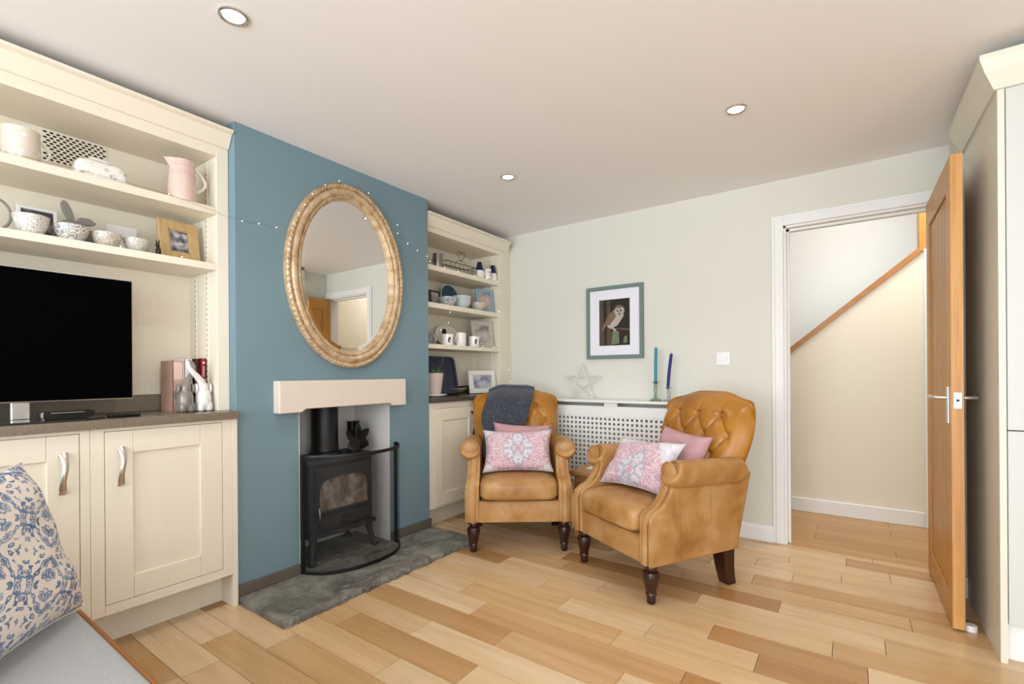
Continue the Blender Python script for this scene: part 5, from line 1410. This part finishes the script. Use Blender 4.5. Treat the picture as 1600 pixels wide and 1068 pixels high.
# ------------------------------------------------------------------ corner shelves
ZC, ZD, ZE = 1.876, 1.605, 1.306
t = mug('tankard', 'pewter tankard at the chimney end of the top corner shelf', -.13, 2.615, ZC, .038, .112, 'pewter', -1, cat='tankard')
t = thing('wire_basket', 'dark wire basket with a wire heart on its side', 'basket', (-.13, 2.87, ZC))
by0, by1, bx0, bx1 = 2.67, 3.03, -.22, -.10
bm = BM()
for z in (.004, .075): tube(bm, [(bx0, by0, ZC + z), (bx1, by0, ZC + z), (bx1, by1, ZC + z), (bx0, by1, ZC + z)], .0028, 6, closed=True)
part(t, 'rim', bm, 'dark_wire')
bm = BM()
for i in range(8):
    yy = by0 + (by1 - by0) * i / 7
    tube(bm, [(bx1, yy, ZC + .075), (bx1, yy, ZC + .004), (bx0, yy, ZC + .004), (bx0, yy, ZC + .075)], .0018, 5)
for i in range(3): tube(bm, [(bx0 + .03 * (i + 1), by0, ZC + .075), (bx0 + .03 * (i + 1), by0, ZC + .004), (bx0 + .03 * (i + 1), by1, ZC + .004), (bx0 + .03 * (i + 1), by1, ZC + .075)], .0018, 5)
tube(bm, [(bx1, by0, ZC + .04), (bx1, by1, ZC + .04)], .0018, 5); part(t, 'wires', bm, 'dark_wire')
bm = BM(); hp = []
for i in range(40):
    a = 2 * PI * i / 40; hx_ = 16 * math.sin(a) ** 3; hz_ = 13 * math.cos(a) - 5 * math.cos(2 * a) - 2 * math.cos(3 * a) - math.cos(4 * a)
    hp.append((bx1, 2.845 + hx_ * .0026, ZC + .138 + hz_ * .0026))
tube(bm, hp, .0022, 6, closed=True); tube(bm, [(bx1, 2.79, ZC + .075), (bx1, 2.80, ZC + .095), (bx1, 2.89, ZC + .095), (bx1, 2.90, ZC + .075)], .0018, 5); part(t, 'heart', bm, 'dark_wire')
def mill(label, x, y):
    t = thing('salt_mill', label, 'mill', (x, y, ZC), 0, 'navy and white mills'); z = ZC + .0003
    bm = BM(); lathe(bm, [(0, 0), (.036, 0), (.037, .006), (.032, .062)], 24, (x, y, z)); part(t, 'base', bm, 'white_glaze')
    bm = BM(); lathe(bm, [(.032, .062), (.028, .085), (.019, .125), (.017, .132), (0, .132)], 24, (x, y, z), cap=False); part(t, 'top', bm, 'navy_gloss')
mill('navy-topped white mill next to the wire basket', -.10, 3.075)
mill('navy-topped white mill at the wall end of the top corner shelf', -.088, 3.237)
t = mug('mug', 'white mug with red lettering between the two mills', -.078, 3.155, ZC, .030, .085, 'white_glaze', -1)
for k, (s_, mt, zz) in enumerate((('Merry', 'ink_red', .055), ('to', 'ink_black', .034))):
    text(s_, .019, (-.0475, 3.155, ZC + zz), (R(90), 0, R(90)), mt, t, .0006)
# second shelf
frame('framed_photo', 'dark narrow photo frame at the chimney end of the bowl shelf', -.22, 2.69, ZD, .11, .13, .014, 'photo_dark', 'photo_soft', 8)
t = thing('plate', 'navy speckled plate with pale rim standing on edge behind the bowls', 'plate', (-.29, 2.89, ZD))
bm = BM(); lathe(bm, [(0, 0), (.07, 0), (.104, .010), (.106, .013), (.102, .013), (.068, .005), (0, .005)], 40, cap=False)
bmesh.ops.transform(bm, matrix=Matrix.Translation((-.285, 2.905, ZD + .1055)) @ Matrix.Rotation(R(80), 4, 'Y'), verts=bm.verts[:]); part(t, 'disc', bm, 'navy_glaze')
bm = BM(); tube(bm, [(.1045 * math.cos(2 * PI * i / 48), .1045 * math.sin(2 * PI * i / 48), .012) for i in range(48)], .0028, 6, closed=True); bmesh.ops.transform(bm, matrix=Matrix.Translation((-.285, 2.905, ZD + .1055)) @ Matrix.Rotation(R(80), 4, 'Y'), verts=bm.verts[:]); part(t, 'rim', bm, 'frame_white')
bowl('navy-dotted white bowl in front of the navy plate', -.115, 2.705, ZD, .072, .066, 'bowl_navy_dots', 'bowls on the corner shelf')
bowl('pale blue-grey bowl, lower of the stacked pair', -.115, 2.865, ZD, .074, .06, 'pale_blue_glaze', 'bowls on the corner shelf')
bowl('pale blue-grey bowl, upper of the stacked pair', -.115, 2.865, ZD + .034, .077, .06, 'pale_blue_glaze', 'bowls on the corner shelf')
bowl('small patterned white bowl beside the blue photo frame', -.10, 3.05, ZD, .066, .062, 'bowl_floral', 'bowls on the corner shelf')
t = thing('dark_dish', 'dark green-black dish leaning behind the stacked bowls', 'dish', (-.22, 2.985, ZD))
bm = BM(); lathe(bm, [(0, 0), (.05, 0), (.07, .014), (.067, .014), (.048, .004), (0, .004)], 28, cap=False); bmesh.ops.transform(bm, matrix=Matrix.Translation((-.235, 2.99, ZD + .0695)) @ Matrix.Rotation(R(76), 4, 'Y'), verts=bm.verts[:]); part(t, 'disc', bm, 'dark_glass')
frame('framed_photo', 'pale blue photo frame on the corner bowl shelf', -.115, 3.175, ZD, .165, .20, .028, 'frame_blue', 'photo_warm', 9, -24)
# third shelf
t = thing('glass_jar', 'small ribbed glass jar at the chimney end of the mug shelf', 'jar', (-.115, 2.52, ZE))
bm = BM(); lathe(bm, [(0, 0), (.03, 0), (.043, .02), (.045, .045), (.036, .075), (.026, .085), (.026, .09), (.022, .09), (.03, .075), (.04, .045), (.038, .02), (.028, .006), (0, .006)], 24, (-.115, 2.52, ZE + .0003), cap=False); part(t, 'body', bm, 'clear_glass')
t = thing('oval_platter', 'cream oval platter with a puffin print leaning against the back panel', 'platter', (-.30, 2.87, ZE))
MP = Matrix.Translation((-.302, 2.885, ZE + .0925)) @ Matrix.Rotation(R(78), 4, 'Y')
bm = BM(); lathe(bm, [(0, 0), (.7, 0), (1.0, .012), (1.0, .015), (.68, .005), (0, .005)], 44, cap=False); bmesh.ops.scale(bm, vec=(.09, .14, 1), verts=bm.verts[:]); bmesh.ops.transform(bm, matrix=MP, verts=bm.verts[:]); part(t, 'dish', bm, 'frame_white')
def puffin(par, cx, cy, cz, s, X, curve=None):
    """flat print of a puffin facing +x: black back, white belly"""
    def w(p):
        y = cy + p[0] * s; z = cz + p[1] * s
        return y, z
    for nm, mat, pl in (('puffin_print', 'ink_black', ell(18, .24, .52, (0, .1))), ('puffin_print', 'ink_black', ell(14, .2, .2, (.06, .62))), ('puffin_print', 'owl_pale', ell(14, .13, .3, (.07, .0))), ('puffin_print', 'owl_brown', [(.2, .62), (.42, .55), (.22, .5)])):
        bm = BM(); n = len(pl); pts = [w(p) for p in pl]
        lift = .0003 if mat == 'ink_black' else .0007
        A = [bm.verts.new((X(y_) + lift, y_, z_)) for y_, z_ in pts]; B = [bm.verts.new((X(y_) - .001, y_, z_)) for y_, z_ in pts]
        bm.faces.new(A); bm.faces.new(B[::-1])
        for i in range(n): bm.faces.new((A[i], B[i], B[(i + 1) % n], A[(i + 1) % n]))
        part(par, nm, bm, mat, smooth=False)
bm = BM(); prism(bm, ell(16, .018, .034, (2.855, ZE + .115)), 'x', -.304, -.286); bmesh.ops.bevel(bm, geom=bm.edges[:], offset=.001, segments=1, affect='EDGES'); part(t, 'bird_print', bm, 'ink_black', smooth=False)
def pmug(label, x, y, side):
    r = .045; t = mug('mug', label, x, y, ZE, r, .083, 'white_glaze', side, group='mugs on the corner shelf')
    X = lambda yy: x + math.sqrt(max(0, (r + .0004) ** 2 - (yy - y) ** 2))
    for dy in (-.023, .02): puffin(t.children[0], x, y + dy, ZE + .032, .034, X)
pmug('white puffin-print mug in front of the oval platter', -.10, 2.685, 1)
mug('mug', 'tall plain white mug between the puffin mugs', -.10, 2.835, ZE, .042, .103, 'white_glaze', -1, group='mugs on the corner shelf')
t = thing('drinking_glass', 'small glass tumbler next to the tall white mug', 'glass', (-.15, 2.925, ZE))
bm = BM(); lathe(bm, [(0, 0), (.03, 0), (.034, .085), (.0325, .085), (.0285, .006), (0, .006)], 24, (-.15, 2.925, ZE + .0003), cap=False); part(t, 'body', bm, 'clear_glass')
pmug('white puffin-print mug in front of the silver frame', -.09, 2.985, 1)
frame('framed_photo', 'ornate silver photo frame on the mug shelf', -.125, 3.155, ZE, .20, .225, .038, 'frame_crackle', 'photo_soft', 9, -24, scallop=True)
# corner worktop
t = thing('plant_pot', 'pale pink plant pot on a saucer with a sprouting plant', 'plant', (-.10, 2.53, .92)); x, y, z = -.10, 2.53, .9203
bm = BM(); lathe(bm, [(0, 0), (.07, 0), (.098, .016), (.098, .02), (.07, .007), (0, .007)], 36, (x, y, z), cap=False); part(t, 'saucer', bm, 'white_glaze')
bm = BM(); lathe(bm, [(0, .0075), (.05, .0075), (.052, .012), (.075, .175), (.071, .175), (.066, .15), (0, .15)], 36, (x, y, z), cap=False); part(t, 'pot', bm, 'terracotta_pale')
bm = BM(); rg = random.Random(2)
sprig = []
for k in range(9):
    a = rg.uniform(0, 6.28); l = rg.uniform(.025, .05); bx_ = x + rg.uniform(-.01, .02); by_ = y + .03 + rg.uniform(-.015, .015)
    bm = BM(); p0 = Vector((bx_, by_, z + .15)); p1 = p0 + Vector((l * .4 * math.cos(a), l * .4 * math.sin(a), .035)); p2 = p1 + Vector((l * .7 * math.cos(a), l * .7 * math.sin(a), rg.uniform(-.005, .015)))
    tube(bm, [p0, p1, (p1 + p2) / 2 + Vector((0, 0, .004)), p2], [.0015, .005, .007, .0015], 6, flat=[.0015, .001, .001, .0008]); part(t, 'leaf', bm, 'leaf_green')
bm = BM(); tube(bm, [(x, y + .03, z + .15), (x, y + .045, z + .20), (x, y + .085, z + .235), (x, y + .10, z + .27), (x, y + .105, z + .31)], .0014, 5)
for q in ((.052, .205), (.065, .222), (.082, .235), (.098, .26), (.104, .29)): bmesh.ops.create_icosphere(bm, subdivisions=1, radius=.005, matrix=Matrix.Translation((x + .002, y + q[0], z + q[1])) @ Matrix.Diagonal((.5, .5, 1, 1)))
part(t, 'stem', bm, 'leaf_green')
t = thing('wicker_tray', 'navy wicker tray leaning against the back panel behind the plant', 'tray', (-.27, 2.72, .92))
MT = Matrix.Translation((-.262, 2.712, .9335)) @ Matrix.Rotation(R(-11), 4, 'Y')
def rrect(w, h, r, n=6):
    pts = []
    for cx, cz, a0 in ((w / 2 - r, r, -90), (w / 2 - r, h - r, 0), (-w / 2 + r, h - r, 90), (-w / 2 + r, r, 180)):
        for i in range(n + 1): a = R(a0 + 90 * i / n); pts.append((cx + r * math.cos(a), cz + r * math.sin(a)))
    return pts
bm = BM(); prism(bm, rrect(.52, .29, .035), 'x', -.008, 0); bmesh.ops.transform(bm, matrix=MT, verts=bm.verts[:]); part(t, 'base', bm, 'navy_wicker', smooth=False)
bm = BM(); tube(bm, [(.010, a, b) for a, b in rrect(.52, .29, .035)], .010, 8, closed=True, flat=.010); bmesh.ops.transform(bm, matrix=MT, verts=bm.verts[:]); part(t, 'rim', bm, 'navy_wicker')
t = thing('leaf_dish', 'small silver boat-shaped dish on the corner worktop', 'dish', (-.07, 2.77, .92)); x, y, z = -.07, 2.77, .9203
bm = BM(); nu, nv = 28, 6; rows_ = []
for j in range(nv + 1):
    s = j / nv; rows_.append([bm.verts.new((x + .034 * s * math.sin(2 * PI * i / nu), y + (.095 * s * math.cos(2 * PI * i / nu)), z + .018 + .004 + .030 * s ** 2.2 + .008 * s * math.cos(2 * PI * i / nu) ** 2)) for i in range(nu)])
for a, b in zip(rows_, rows_[1:]):
    for i in range(nu): bm.faces.new((a[i], a[(i + 1) % nu], b[(i + 1) % nu], b[i]))
bmesh.ops.remove_doubles(bm, verts=bm.verts[:], dist=.0005); bmesh.ops.recalc_face_normals(bm, faces=bm.faces[:]); bmesh.ops.solidify(bm, geom=bm.faces[:], thickness=.002); part(t, 'bowl', bm, 'tin')
bm = BM(); lathe(bm, [(.028, 0), (.026, .004), (.010, .012), (.012, .021)], 20, (x, y, z)); part(t, 'foot', bm, 'dark_bronze')
frame('framed_photo', 'white carved photo frame on the corner worktop', -.115, 3.135, .92, .25, .19, .038, 'frame_white', 'photo_seaside', 9, -24, scallop=True, mount=.0)
